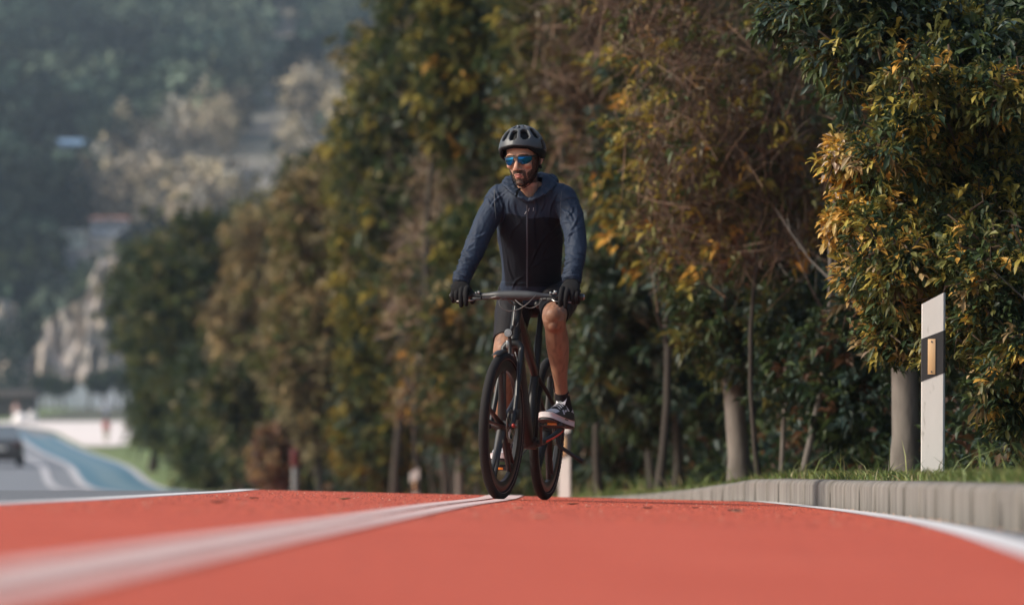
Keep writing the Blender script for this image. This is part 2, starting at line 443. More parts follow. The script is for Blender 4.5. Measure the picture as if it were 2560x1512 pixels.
def place(name, label, cat, group, x, y, outline_px, r, depth, clusters, per, leaf, pal, wts, trunk_r=.08, seed=1, rich=False, twigs=0, bare=0, trunk_px=None,
          bark=None, n=None, fl=None, trunk_h=None, lean=(0, 0), inner=.25, wratio=.34, barepal=None, limbs=7, bend=1.0):
    """outline_px: (px_left, px_right, py) levels as seen in the photo, turned into metres at distance y"""
    z0 = base_z(x, y)
    ol = sorted([(pxw(a, y) - x, pxw(b, y) - x, pyz(c, y) - z0) for a, b, c in outline_px], key=lambda o: o[2])
    bl = lumps(seed, ol, y, depth, r, n=n)
    hmax = ol[-1][2]
    parts = [("trunk", trunk_mesh("trunk", seed, trunk_h or hmax * .8, trunk_r, lean, limbs=limbs, bend=bend, spread=max(.6, min(2.2, hmax * .25))), bark or m_bark)]
    if clusters:
        parts.append(("crown", crown_mesh("crown", seed, bl, clusters, per, leaf, pal, wts, rich=rich, twigs=twigs, inner=inner, wratio=wratio), fl or m_leaf))
    if bare:
        parts.append(("twigs" if clusters else "crown", twig_mesh("twigs", seed + 7, bl, bare, .55 if y < 60 else .9, barepal or [(.13, .08, .055), (.20, .12, .075), (.08, .055, .04)], ([3, 2, 2])[:len(barepal or [0]*3)], w=.0026 if y < 45 else .007), m_twig_attr))
    return make_tree(name, label, cat, group, (x, y, z0), parts)
m_twig_attr = mat("bare_twig", (.13, .085, .06), .9, attr=True)

# --- nearest hedge, in focus at the right
MIX_O = [ORG, YEL, OLV, MDG, DKG, TAN]
place("hedge_bush", "large evergreen bush with orange and yellow leaf tips behind the tall white marker post", "bush", None, 2.62, 28.3,
      [(2150, 2560, 860), (2130, 2600, 780), (2080, 2600, 600), (2065, 2600, 500), (2060, 2600, 420), (2080, 2600, 330), (2110, 2600, 260), (2190, 2600, 170)],
      .20, .35, 3300, 9, .070, MIX_O, [.9, 2.8, 3.2, 3, 3.6, .5], trunk_r=.03, seed=11, rich=True, twigs=500, trunk_h=1.5, n=70, inner=.35)
place("hedge_bush", "low dark bush with hanging leaves at the far right edge beside the kerb", "bush", None, 2.62, 27.6,
      [(2440, 2620, 1040), (2420, 2640, 960), (2380, 2640, 860), (2340, 2640, 760), (2330, 2640, 600)],
      .16, .25, 800, 9, .07, MIX_O, [.6, 1.1, 2.4, 3.4, 4.2, .6], trunk_r=.028, seed=12, rich=True, twigs=200, n=30, inner=.35, trunk_h=1.1)
place("sunlit_tone_shrub", "shrub of orange leaves along the left face of the big bush, sunlit tones in the leaf colour", "shrub", None, 2.12, 28.7,
      [(2190, 2320, 860), (2150, 2300, 780), (2105, 2270, 680), (2075, 2240, 600), (2050, 2220, 520), (2045, 2190, 440), (2050, 2180, 340)],
      .10, .22, 1100, 9, .068, [ORG, (.62, .36, .06), YEL, (.56, .40, .14), (.60, .48, .36), OLV, MDG], [3, 2.4, 3, 1.6, 1.0, 2.5, 2], trunk_r=.02, seed=13, rich=True, n=34, twigs=120, inner=.35, trunk_h=1.2)  # orange and pale leaf colours carry the sunlit face and its glints
place("overhanging_tree", "dark green tree whose drooping boughs hang in at the top right corner", "tree", None, 3.0, 29.0,
      [(1930, 2640, -40), (1900, 2640, 10), (1930, 2640, 70), (1960, 2600, 120), (2080, 2600, 190), (2200, 2600, 250)],
      .24, .4, 3200, 9, .085, [DKG, MDG, TEA, OLV, YEL], [4, 3.5, 2.5, 1.6, .7], trunk_r=.08, seed=14, rich=True, twigs=300, n=60, inner=.35, trunk_h=2.6)
place("grey_trunk_tree", "tree with thick smooth grey trunk just left of the tall white marker post", "tree", None, pxw(2268, 33), 33.0,
      [(2060, 2560, 840), (2080, 2600, 700), (2100, 2600, 500), (2000, 2600, 300), (1980, 2600, 100), (2000, 2600, -60)],
      .35, .5, 1500, 8, .09, [DKG, MDG, TEA, OLV, BRN], [5, 3, 2, 1.5, 1], trunk_r=.092, bend=.15, seed=15, twigs=300, n=40, trunk_h=3.2)
place("thin_pale_tree", "thin pale trunk under the hedge at the far right edge", "tree", None, pxw(2532, 33), 33.0,
      [(2440, 2660, 900), (2440, 2700, 700)], .3, .3, 200, 8, .08, [DKG, MDG, OLV], [4, 3, 1], trunk_r=.034, seed=16, n=8, trunk_h=1.4, limbs=3)

# --- middle distance, right of the rider
place("broadleaf_tree", "tree with curved pale trunk and low leafy crown, thickest trunk left of the grey one", "tree", None, pxw(1855, 41), 41.0,
      [(1700, 2160, 900), (1640, 2160, 780), (1660, 2140, 620), (1660, 2100, 480)], .36, .5, 1500, 8, .115, [DKG, MDG, TEA, OLV, YEL], [4, 3.5, 3, 2.2, .9], trunk_r=.088, bend=.8, seed=21, lean=(.05, 0), twigs=150, n=44, trunk_h=3.0)
place("bare_twig_tree", "leafless brown twiggy tree with a few orange tips above the curved trunk", "tree", None, pxw(1905, 39), 39.0,
      [(1620, 2080, 620), (1560, 2120, 420), (1500, 2120, 240), (1480, 2060, 80), (1500, 1990, -40)], .42, .5, 800, 8, .085, [ORG, YEL, OLV, BRN, MDG], [.6, 2.0, 2.6, 3, 2], trunk_r=.02, bark=m_bark_d, seed=22, bare=4600, n=40, trunk_h=3.1)
place("slender_tree", "slender straight trunk with a thin green crown right of the curved trunk", "tree", None, pxw(1958, 40), 40.0,
      [(1880, 2120, 1000), (1860, 2160, 850), (1880, 2160, 740)], .30, .4, 620, 8, .10, [DKG, MDG, TEA, OLV], [4, 3, 2, 1], trunk_r=.020, seed=23, n=20, trunk_h=2.4)
place("leaning_tree", "thin pale trunk leaning right between the slender trunk and the grey trunk", "tree", None, pxw(1990, 38), 38.0,
      [(1990, 2220, 1080), (1980, 2240, 950), (1960, 2240, 820)], .26, .35, 560, 8, .09, [DKG, MDG, TEA, (.10, .05, .025)], [5, 3, 2, 1.2], trunk_r=.028, seed=24, lean=(.22, 0), n=20, trunk_h=1.9)
place("yellow_tipped_tree", "tree with bright yellow leaf clusters high up right of the rider's head", "tree", None, pxw(1640, 48), 48.0,
      [(1540, 1800, 640), (1480, 1800, 480), (1500, 1800, 330), (1480, 1780, 200), (1520, 1760, 80)], .38, .5, 1250, 8, .12, [YEL, ORG, OLV, MDG, DKG, TEA], [3, .5, 3, 3, 3, 2], trunk_r=.04, bark=m_bark_d, seed=25, n=34, trunk_h=3.6)
place("dark_leaf_tree", "dark tree with hanging grey green leaves to the right of the rider's knee", "tree", None, pxw(1690, 52), 52.0,
      [(1480, 1760, 1000), (1440, 1800, 880), (1440, 1800, 740), (1450, 1780, 600), (1480, 1760, 520)], .42, .6, 1500, 8, .14, [DKG, TEA, MDG, (.12, .13, .08), OLV], [4, 4, 3, 1.6, 1], trunk_r=.045, bark=m_bark_d, seed=26, n=36, trunk_h=3.5)
place("dark_leaf_tree", "small bushy tree low behind the rider's left shoe", "tree", None, pxw(1500, 62), 62.0,
      [(1420, 1680, 1130), (1400, 1700, 1040), (1400, 1700, 940)], .4, .5, 900, 8, .13, [DKG, BRN, MDG, (.13, .08, .05), TEA], [4, 2, 3, 1.5, 2], trunk_r=.035, bark=m_bark_d, seed=27, n=22, trunk_h=2.0)
place("dim_stem_tree", "dim grey brown stem standing in the blurred row left of the curved trunk", "tree", None, pxw(1640, 58), 58.0,
      [(1500, 1760, 700), (1480, 1760, 560), (1440, 1760, 420)], .5, .6, 900, 8, .14, [DKG, MDG, OLV, BRN], [4, 3, 1.4, 2], trunk_r=.05, bark=m_bark_d, seed=28, n=22, trunk_h=3.9)
place("brown_twig_tree", "bare brown branches fanning out at the top of the picture above the rider", "tree", None, pxw(1500, 55), 55.0,
      [(1360, 1760, 420), (1320, 1780, 260), (1340, 1720, 100), (1300, 1700, -40)], .6, .7, 500, 8, .13, [BRN, OLV, YEL, DKG], [3, 2, 1, 2], trunk_r=.04, bark=m_bark_d, seed=29, bare=3200, n=32, trunk_h=4.5)

# --- further back, behind and left of the rider
G_F = [FDG, MDG, OLV, YEL, BRN]
place("round_crown_tree", "tall dark green tree behind the rider's head with olive highlights", "tree", None, pxw(1380, 70), 70.0,
      [(1240, 1560, 700), (1240, 1560, 560), (1280, 1560, 400), (1250, 1560, 240), (1240, 1500, 80), (1260, 1500, -60)], .6, .8, 1900, 8, .18, G_F, [4, 3, 3, .8, .7], trunk_r=.07, bark=m_bark_d, bare=900, barepal=[(.20, .15, .11), (.14, .10, .08)], seed=31, n=44, trunk_h=5.5)
place("round_crown_tree", "dark evergreen behind the handlebar and the rider's legs", "tree", None, pxw(1330, 74), 74.0,
      [(1200, 1480, 1180), (1180, 1480, 1050), (1180, 1480, 900), (1200, 1480, 760)], .55, .7, 1300, 8, .17, [FDG, MDG, OLV, BRN, TEA], [4, 3, 2, 2, 2], trunk_r=.05, bark=m_bark_d, seed=32, n=30, trunk_h=3.0)
place("golden_tree", "tree with golden yellow leaves at the top left of the rider", "tree", None, pxw(1120, 80), 80.0,
      [(1060, 1300, 360), (1030, 1300, 240), (1040, 1320, 120), (1060, 1300, 20), (1060, 1300, -60)], .6, .8, 1500, 8, .19, [YEL, ORG, OLV, MDG, FDG], [2, .35, 3.4, 3, 3], trunk_r=.06, bark=m_bark_d, seed=33, n=32, trunk_h=6)
place("grey_twig_tree", "grey brown leafless tree between the rider's right shoulder and the dark tree", "tree", None, pxw(1150, 82), 82.0,
      [(1060, 1260, 760), (1040, 1260, 600), (1060, 1260, 460), (1040, 1260, 300)], .6, .8, 420, 8, .17, [BRN, OLV, PAL], [2, 2, 2], trunk_r=.05, bark=m_bark_d, seed=34, bare=3000, n=26, trunk_h=5.2, barepal=[(.26, .19, .14), (.32, .24, .17), (.15, .11, .08)])
place("orange_leaf_tree", "tree with patches of orange leaves above the pale trunk left of the front wheel", "tree", None, pxw(1157, 76), 76.0,
      [(1080, 1230, 1060), (1050, 1240, 940), (1040, 1240, 820), (1060, 1230, 740)], .45, .6, 1000, 8, .16, [BRN, ORG, OLV, FDG, PAL, MDG], [2.4, .5, 2, 3, 1.2, 2], trunk_r=.062, seed=35, n=22, trunk_h=3.2)
place("dark_column_tree", "tall narrow very dark green tree rising beyond the top edge", "tree", None, pxw(985, 92), 92.0,
      [(900, 1100, 720), (880, 1100, 560), (870, 1100, 420), (880, 1080, 300), (920, 1080, 160), (960, 1080, 20), (980, 1090, -60)], .65, .9, 2600, 8, .2, [FDG, MDG, OLV, YEL], [4, 3, 2.2, .9], trunk_r=.08, bark=m_bark_d, bare=900, barepal=[(.24, .19, .13), (.16, .13, .09)], seed=36, n=52, trunk_h=7.4)
place("olive_tree", "olive green leafy tree low down left of the front wheel", "tree", None, pxw(960, 95), 95.0,
      [(860, 1080, 1180), (850, 1080, 1040), (850, 1090, 900), (860, 1080, 760)], .65, .9, 2000, 8, .2, [MDG, OLV, FDG, YEL, TEA], [3, 3.6, 2, 1.4, 1.2], trunk_r=.05, bark=m_bark_d, seed=37, n=34, trunk_h=3.5)
place("yellow_green_tree", "yellow green tree on the sunny left flank of the dark column tree", "tree", None, pxw(900, 100), 100.0,
      [(800, 1000, 760), (820, 990, 620), (830, 960, 480), (850, 960, 340), (870, 980, 220), (900, 990, 100)], .6, .8, 1400, 8, .2, [YEL, OLV, MDG, PAL, FDG], [3, 4, 1.6, 3, .7], trunk_r=.07, bark=m_bark_d, seed=38, n=36, trunk_h=6.5)
place("brown_crown_tree", "broad tree of tan brown leaves left of the dark column tree", "tree", None, pxw(800, 118), 118.0,
      [(700, 920, 1100), (660, 920, 950), (640, 900, 800), (680, 900, 660), (720, 880, 540), (760, 860, 460)], .8, 1.0, 2600, 8, .24, [TAN, PAL, BRN, OLV, MDG], [2.6, 4, 1.6, 2.8, .6], trunk_r=.08, bark=m_bark_d, seed=39, bare=1500, n=38, trunk_h=5.5, barepal=[(.24, .16, .11), (.30, .2, .13)])
place("brown_crown_tree", "pinkish brown bare tree in front of the round dark tree", "tree", None, pxw(640, 150), 150.0,
      [(540, 760, 900), (540, 760, 800), (560, 740, 700), (600, 720, 600)], .9, 1.2, 1900, 8, .28, [BRN, PAL, TAN, OLV], [2, 3, 3, 1], trunk_r=.11, bark=m_bark_d, seed=40, bare=1800, n=28, trunk_h=6, barepal=[(.26, .17, .13), (.30, .21, .16)])
place("green_tree", "mid green tree standing by the road behind the thin marker pole", "tree", None, pxw(720, 128), 128.0,
      [(640, 860, 1190), (640, 880, 1080), (680, 880, 960), (720, 860, 840)], .8, 1.0, 1100, 8, .24, [MDG, OLV, FDG, TEA], [3, 3, 3, 1], trunk_r=.10, bark=m_bark_d, seed=41, n=28, trunk_h=4)
place("green_tree", "dark green tree tucked under the brown crowns at the road bend", "tree", None, pxw(560, 155), 155.0,
      [(440, 680, 1200), (430, 690, 1060), (440, 680, 920), (560, 680, 860)], .95, 1.2, 1500, 8, .27, [PIN, MDG, OLV], [5, 3, 1.5], trunk_r=.10, bark=m_bark_d, seed=42, n=34, trunk_h=4)
place("umbrella_pine", "wide dark pine whose rounded top overlaps the hillside", "tree", None, pxw(480, 176), 176.0,
      [(420, 660, 1120), (400, 640, 980), (350, 640, 840), (290, 620, 760), (300, 640, 680), (350, 700, 610), (460, 680, 560)], 1.0, 1.4, 3400, 8, .28, [PIN, MDG, OLV, PAL], [4, 3, 2.4, .6], trunk_r=.14, bark=m_bark_d, seed=43, n=70, trunk_h=7)
place("umbrella_pine", "dark pine at the left end of the row against the pale cliff", "tree", None, pxw(380, 192), 192.0,
      [(340, 480, 1090), (320, 470, 980), (290, 460, 880), (260, 440, 790), (270, 440, 720), (300, 440, 650)], 1.0, 1.2, 1600, 8, .28, [PIN, MDG, OLV], [4, 3, 2], trunk_r=.14, bark=m_bark_d, seed=44, n=34, trunk_h=6.5)
place("yellow_top_tree", "pale yellow green tree peeking over the pines below the hillside", "tree", None, pxw(640, 205), 205.0,
      [(560, 760, 720), (560, 780, 640), (570, 780, 570), (620, 760, 530)], 1.1, 1.3, 700, 8, .3, [OLV, PAL, YEL, MDG], [3, 2, 1.5, 2], trunk_r=.16, bark=m_bark_d, seed=45, n=20, trunk_h=7.5)
place("dark_leaf_tree", "dark conical tree between the brown crowns and the hillside", "tree", None, pxw(755, 140), 140.0,
      [(700, 810, 620), (720, 810, 540), (730, 800, 470), (750, 790, 420)], .7, .9, 800, 8, .24, [FDG, MDG, OLV], [4, 3, 1.2], trunk_r=.12, bark=m_bark_d, seed=46, n=16, trunk_h=6.5)
place("orange_bush", "small bush of orange and pink leaves left of the thin marker pole", "bush", None, pxw(680, 112), 112.0,
      [(640, 730, 1200), (625, 730, 1130), (650, 720, 1080)], .35, .5, 420, 8, .17, [(.26, .14, .08), (.20, .13, .11), TAN, BRN], [1.5, 2, 2, 2], trunk_r=.03, seed=47, n=12, trunk_h=.9)

# --- a second, darker row of trees behind the first one
BACK = ["dark foliage tree directly behind the nearest orange tipped bush", "dark foliage tree filling the gap between the grey trunk and the marker post", "dark tree behind the leaning pale trunk", "dark tree behind the curved pale trunk",
 "dark tree behind the bare twigs right of centre", "dark tree behind the dim grey brown stem", "dark tree behind the hanging grey green leaves", "dark tree right behind the rider's left leg", "dark tree straight behind the rider's jacket",
 "dark tree behind the rider's right arm", "dark tree behind the golden leaves at the top", "dark tree behind the tall dark column tree", "dark tree behind the yellow green flank", "dark tree behind the orange and pink bush",
 "dark tree behind the broad tan crown", "dark tree behind the pinkish bare crown", "dark tree behind the wide rounded pine", "farthest dark tree of the row behind the left pine"]
rng = random.Random(60); PR = {}
for i, (yy, off, hh) in enumerate([(31, 2.3, 4.2), (34, 1.9, 4.6), (38, 2.2, 4.6), (43, 1.7, 5.2), (48, 2.0, 5.6), (54, 1.6, 6.0), (60, 2.0, 6.8), (67, 1.5, 7.2), (74, 1.9, 7.8), (82, 1.4, 8.2), (91, 2.2, 8.0), (100, 2.4, 6.8), (111, 2.6, 6.2), (122, 2.8, 5.6), (134, 3.0, 5.4), (147, 3.4, 5.4), (162, 4.0, 5.6), (178, 4.2, 5.6)]):
    x = float(XK(yy)) + off; z = base_z(x, yy)
    kind = i % 3
    if kind not in PR or i in (0, 1, 2):
        bl = [(rng.uniform(-.22, .22), rng.uniform(-.2, .2), .10 + .92 * (k + rng.random()) / 46, rng.uniform(.12, .2), rng.uniform(.12, .2), rng.uniform(.09, .14)) for k in range(46)]
        PR[kind] = (trunk_mesh("trunk", 61 + i, .8, .016, limbs=6, spread=.25), crown_mesh("crown", 61 + i, bl, 2300, 8, .026, [DKG, MDG, TEA, OLV, BRN], [5, 3, 2, 1.2, .8], inner=.3))
    t = make_tree("back_row_tree", BACK[i], "tree", "dark trees of the back row", (x, yy, z), [("trunk", PR[kind][0], m_bark_d), ("crown", PR[kind][1], m_leaf)])
    t.scale = (hh * .75, hh * .75, hh); t.rotation_euler.z = rng.uniform(0, 6)

place("bronze_shrub", "bronze orange shrub just left of the front wheel top in the blurred row", "shrub", None, pxw(1080, 86), 86.0,
      [(1020, 1180, 1010), (1000, 1190, 900), (1040, 1180, 820)], .45, .6, 620, 8, .19, [ORG, TAN, BRN, OLV, PAL], [1.2, 3, 2, 2, 2], trunk_r=.03, bark=m_bark_d, seed=51, n=14, trunk_h=1.8, bare=500, barepal=[(.26, .18, .13), (.18, .12, .09)])
place("yellow_green_shrub", "low yellow green shrub at the foot of the dark column tree", "shrub", None, pxw(915, 103), 103.0,
      [(860, 980, 1170), (850, 990, 1080), (870, 980, 980), (890, 960, 930)], .5, .6, 620, 8, .2, [YEL, OLV, MDG, PAL], [1.6, 4, 2, 1], trunk_r=.03, bark=m_bark_d, seed=52, n=14, trunk_h=1.4)
place("tan_twig_tree", "tan leafless tree crown between the dark column and the rider's right elbow", "tree", None, pxw(1060, 84), 84.0,
      [(990, 1160, 820), (970, 1170, 720), (1000, 1160, 620), (1020, 1140, 540)], .5, .6, 380, 8, .18, [PAL, TAN, BRN, OLV], [3, 2, 2, 2], trunk_r=.04, bark=m_bark_d, seed=53, n=16, trunk_h=4, bare=1600, barepal=[(.30, .22, .17), (.22, .16, .12)])
place("olive_tree", "small olive tree touching the rider's right sleeve in the blurred row", "tree", None, pxw(1200, 78), 78.0,
      [(1120, 1260, 760), (1110, 1270, 660), (1120, 1250, 560)], .5, .6, 620, 8, .17, [OLV, MDG, YEL, DKG], [4, 3, .8, 2], trunk_r=.04, bark=m_bark_d, seed=54, n=14, trunk_h=3)
place("slope_tree", "tan and olive tree stepping down between the brown crowns and the wide pine", "tree", None, pxw(700, 160), 160.0,
      [(600, 860, 760), (600, 860, 660), (640, 840, 560), (700, 820, 480)], .9, 1.1, 1300, 8, .28, [OLV, PAL, YEL, MDG, TAN], [4, 3, .8, 2, 2], trunk_r=.1, bark=m_bark_d, seed=55, n=26, trunk_h=6)
place("slope_tree", "greenish brown tree low between the wide pine and the orange pink bush", "tree", None, pxw(600, 138), 138.0,
      [(520, 700, 1130), (500, 700, 1020), (520, 680, 930)], .7, .9, 900, 8, .24, [OLV, PAL, MDG, DKG, BRN], [3, 2, 3, 2, 1], trunk_r=.06, bark=m_bark_d, seed=56, n=18, trunk_h=3)

# --- far trees at the foot of the hill, beyond the lawn
rng = random.Random(70)
grp = "row of small round trees along the pale wall"
PARKL = [a + " small round tree in the row along the pale far wall" for a in ("leftmost", "second from left", "third from left", "fourth from left", "fifth from left", "third from right", "second from right", "rightmost")]
proto = None
for i, px in enumerate([110, 138, 160, 222, 262, 292, 318, 350]):
    y = 600 + rng.uniform(-3, 3); x = pxw(px, y); z = base_z(x, y)
    if proto is None or i == 3:
        bl = [(rng.uniform(-1, 1), rng.uniform(-1, 1), 2.7 + rng.uniform(-.4, .5), 1.0, 1.0, .75) for k in range(5)]
        proto = make_tree("park_tree", PARKL[i], "tree", grp, (x, y, z),
                          [("trunk", trunk_mesh("trunk", 71 + i, 2.6, .17, limbs=3), m_bark_d), ("crown", crown_mesh("crown", 71 + i, bl, 260, 6, .45, [DKG, MDG], [3, 1.5]), m_farleaf)])
    else:
        t = proto.copy(); COL.objects.link(t); t["label"] = PARKL[i]; t.location = (x, y, z); t.rotation_euler.z = rng.uniform(0, 6); s = rng.uniform(.85, 1.15); t.scale = (s, s, s)
        for c in proto.children:
            d = c.copy(); COL.objects.link(d); d.parent = t

HOUSES = [("white house ", 275, 590, 6.0), ("small white ", 185, 620, 3), ("pale cream h", 562, 470, 5), ("blue roofed ", 172, 425, 7), ("tiny white h", 115, 500, 2.5)]
def find_y(px, py):
    for y in np.arange(655, 1400, 1.5):
        if 1190 - (ground_z(pxw(px, y), y) - EYE) * FPX / y < py: return float(y)
    return 900.0
HY = {k: find_y(px, py) for k, px, py, w in HOUSES}
def near_house(x, y, r):
    for k, px, py, w in HOUSES:
        hx = pxw(px, HY[k]); 
        if abs(x * HY[k] / y - hx) < w * .5 + r * .5 and HY[k] - 30 < y < HY[k] + w + r * .5: return True
    return False
# --- hillside wood: far off, one mass each
def wood(name, label, seed, pts, pal, wts, r, leaf, per_tree, shape=1.0):
    rs = np.random.RandomState(seed); Vs = []; Fs = []; Cs = []; off = 0
    for (x, y, k) in pts:
        z = base_z(x, y); rr = r * k
        m = per_tree
        dv = unit(rs.normal(0, 1, (m, 3))); lump = np.array([noise.noise(Vector((v[0] * 1.6 + x, v[1] * 1.6 + y, v[2] * 1.6))) for v in dv])
        rad = rs.uniform(.3, 1, m) ** .4 * (1 + .5 * lump)
        C = np.array([x, y, z + rr * (.95 * shape)]) + dv * np.array([rr, rr, rr * shape]) * rad[:, None]
        tc = np.array([pal[min(len(pal) - 1, int(max(0, .5 + .8 * noise.noise(Vector((x * .05, y * .016, seed))) + rs.uniform(-.25, .25)) * len(pal)))]]) * rs.choice([.45, .8, 1.2, 2.0])  # brightness steps per tree stand in for sunlit and shaded crowns
        Vv, Ff, Cc = leaf_arrays(rs, C, unit(rs.normal(0, 1, (m, 3))), leaf * rs.uniform(.6, 1.3, m), leaf * .8 * rs.uniform(.6, 1.2, m), np.clip(tc * rs.uniform(.8, 1.25, (m, 1)), 0, 1))
        Vs.append(Vv); Fs.append(Ff + off); Cs.append(Cc); off += len(Vv)
    me = npmesh(name, np.concatenate(Vs), np.concatenate(Fs), cols=np.concatenate(Cs))
    o = link(name, me, m_farleaf, smooth=False)
    tag(o, label, "wood", kind="stuff"); return o

def scree(px, py, m=0):       # the bare stony gully running down the slope
    c = np.interp(py, [0, 60, 130, 200, 330], [700, 705, 720, 660, 668]); w = np.interp(py, [0, 60, 150, 200, 330], [10, 40, 60, 32, 22])
    return abs(px - c) < w + m or (105 - m < py < 150 and 700 < px < 860)
rng = random.Random(81); dark = []; pale = []; low = []
def pale_edge(px): return np.interp(px, [0, 150, 210, 280, 380, 420, 480, 640, 800, 960], [640, 600, 470, 380, 300, 340, 290, 225, 215, 170])
for k in range(1900):
    y = 668 + 950 * rng.random() ** 1.15; px = rng.uniform(-80, 1000); x = pxw(px, y); z = base_z(x, y)
    kk = rng.uniform(.45, 1.25) * np.interp(y, [668, 900, 1200], [.5, .8, 1.2])
    pm = 1190 - (z + 5.0 * kk - EYE) * FPX / y      # where the middle of the crown stands on the slope
    if scree(px, pm, 4.2 * kk * FPX / y) or scree(px, pm + 5 * kk * FPX / y) or near_house(x, y, 6.5 * kk): continue
    e = pale_edge(px)
    if e < pm < e + 330 and px > 130:
        if rng.random() < .86: pale.append((x, y, rng.uniform(.55, 1.0) * np.interp(y, [668, 900], [.7, 1.0])))
        elif rng.random() < .6: dark.append((x, y, kk * .6))
    elif px < 1000: dark.append((x, y, kk))
for k in range(500):
    y = 680 + 900 * rng.random(); dark.append((pxw(rng.uniform(1000, 3200), y), y, rng.uniform(.9, 1.7)))
wood("hillside_wood", "dense dark green wood covering the hazy hillside at the upper left", 82, dark, [(.010, .018, .016), (.014, .025, .021), (.026, .045, .033), (.055, .09, .062), (.10, .13, .09)], [4, 3, 2, 2, 1], 6.5, 1.9, 190)
wood("pale_wood", "band of pale bare trees running down the hillside below the dark wood", 83, pale, [(.17, .155, .13), (.27, .225, .165), (.38, .32, .21), (.21, .195, .165), (.33, .28, .20)], [3, 3, 2, 2], 3.6, 1.1, 130, shape=1.6)
rng = random.Random(85)
pts = []
for k in range(60):
    px = rng.uniform(-60, 560); y = rng.uniform(650, 668)
    if near_house(pxw(px, y), y, 3): continue
    pts.append((pxw(px, y), y + 14, rng.uniform(.5, 1.0)))
wood("cliff_scrub", "dark scrub growing on top of the pale cliff", 84, pts, [(.02, .035, .02), (.05, .07, .03), (.10, .09, .05)], [3, 2, 1], 4.0, 1.2, 130)
pts = [(pxw(px, 612) , 612 + rng.uniform(-6, 6), rng.uniform(.7, 1.1)) for px in (-40, -20, 5)]
wood("far_shrubbery", "grey green shrubbery at the left edge below the cliff", 86, pts, [(.04, .065, .05), (.03, .05, .035)], [1, 1], 4.0, 1.0, 200, shape=1.4)

# --- undergrowth below the tree line and the grass verge
def undergrowth():
    rs = np.random.RandomState(90); n = 42000
    y = 24 + 150 * rs.uniform(0, 1, n) ** 1.6; o = .9 + 2.4 * rs.uniform(0, 1, n) ** .8
    x = XK(y) + o; h = rs.uniform(0, 1, n) ** 1.5 * np.clip(.35 + (o - 1.0) * .45, .25, 1.3) * np.clip(y / 34, .8, 3)
    z = np.array([ground_z(a, b) for a, b in zip(x, y)]) + h
    L = .09 * np.clip(y / 32, 1, 4) * rs.uniform(.6, 1.3, n)
    V, F, c = leaf_arrays(rs, np.stack([x, y, z], 1), unit(rs.normal(0, 1, (n, 3)) + [0, 0, .4]), L, L * .4, pick_cols(rs, n, [DKG, MDG, (.07, .035, .02), (.10, .05, .02), TEA], [5, 3, 2, 1, 1.5]))
    tag(link("undergrowth", npmesh("undergrowth", V, F, cols=c), m_leaf, smooth=False), "dark leafy undergrowth below the row of trees behind the kerb", "undergrowth", kind="stuff")
undergrowth()
def grass():
    rs = np.random.RandomState(91); n = 60000
    y = 14 + 90 * rs.uniform(0, 1, n) ** 2.2; o = .13 + 1.5 * rs.uniform(0, 1, n) ** 1.3
    x = XK(y) + o
    z = np.array([ground_z(a, b) for a, b in zip(x, y)]) - .005
    z = np.where(o < .2, z + .0, z)
    hh = rs.uniform(.02, .065, n) * (1 + 2.0 * (rs.uniform(0, 1, n) > .98)) * np.clip(y / 40, 1, 1.8)
    lean = rs.normal(0, .55, (n, 2)); w = rs.uniform(.002, .005, n) * np.clip(y / 30, 1, 2.5)
    B = np.stack([x, y, z], 1); a = rs.uniform(0, math.pi, n); s = np.stack([np.cos(a), np.sin(a), 0 * a], 1) * w[:, None]
    M = B + np.stack([lean[:, 0] * hh * .4, lean[:, 1] * hh * .4, hh * .6], 1); T = B + np.stack([lean[:, 0] * hh * 1.3, lean[:, 1] * hh * 1.3, hh], 1)
    V = np.stack([B - s, B + s, M + s * .7, M - s * .7, T], 1).reshape(-1, 3); q = np.arange(n)[:, None] * 5
    F = np.concatenate([q + t for t in ([0, 1, 2], [0, 2, 3], [3, 2, 4])])
    c = np.repeat(pick_cols(rs, n, [(.13, .18, .04), (.20, .22, .06), (.08, .12, .03), (.27, .22, .11)], [3, 2, 3, 1]), 5, axis=0)
    tag(link("verge_grass", npmesh("verge_grass", V, F, cols=c), m_leaf, smooth=False), "short green grass and weeds on the verge behind the kerb", "grass", kind="stuff")
grass()
# ------------------------------------------------------------------ bicycle (local frame: x = bike's left, -y = forward, z = up)
BLOC = Vector((-0.061, 27.0, 0.0)); BROT = Euler((R(-0.24), R(2.2), R(-11.8)), 'XYZ')
BM = Matrix.Translation(BLOC) @ BROT.to_matrix().to_4x4(); BMI = BM.inverted()
def P(px, py, yl, dx=0, dz=0):
    """bike-local point seen at a photo position, at depth yl along the bike"""
    c = BMI @ Vector((0, 0, EYE)); d = BMI.to_3x3() @ Vector(((px - 1280) / FPX, 1, (1190 - py) / FPX))
    t = (yl - c.y) / d.y
    v = c + d * t; return Vector((v.x + dx, v.y, v.z + dz))

def catmull(pts, vals, n):
    pts = np.array([tuple(p) for p in pts], float); vals = np.array(vals, float)
    if vals.ndim == 1: vals = vals[:, None]
    A = np.concatenate([pts, vals], 1); m = len(A); out = []
    E = np.concatenate([[2 * A[0] - A[1]], A, [2 * A[-1] - A[-2]]])
    for i in range(m - 1):
        p0, p1, p2, p3 = E[i:i + 4]
        for k in range(n):
            t = k / n; out.append(.5 * ((2 * p1) + (-p0 + p2) * t + (2 * p0 - 5 * p1 + 4 * p2 - p3) * t * t + (-p0 + 3 * p1 - 3 * p2 + p3) * t ** 3))
    out.append(A[-1]); out = np.array(out)
    return out[:, :3], np.maximum(out[:, 3:], .0005)

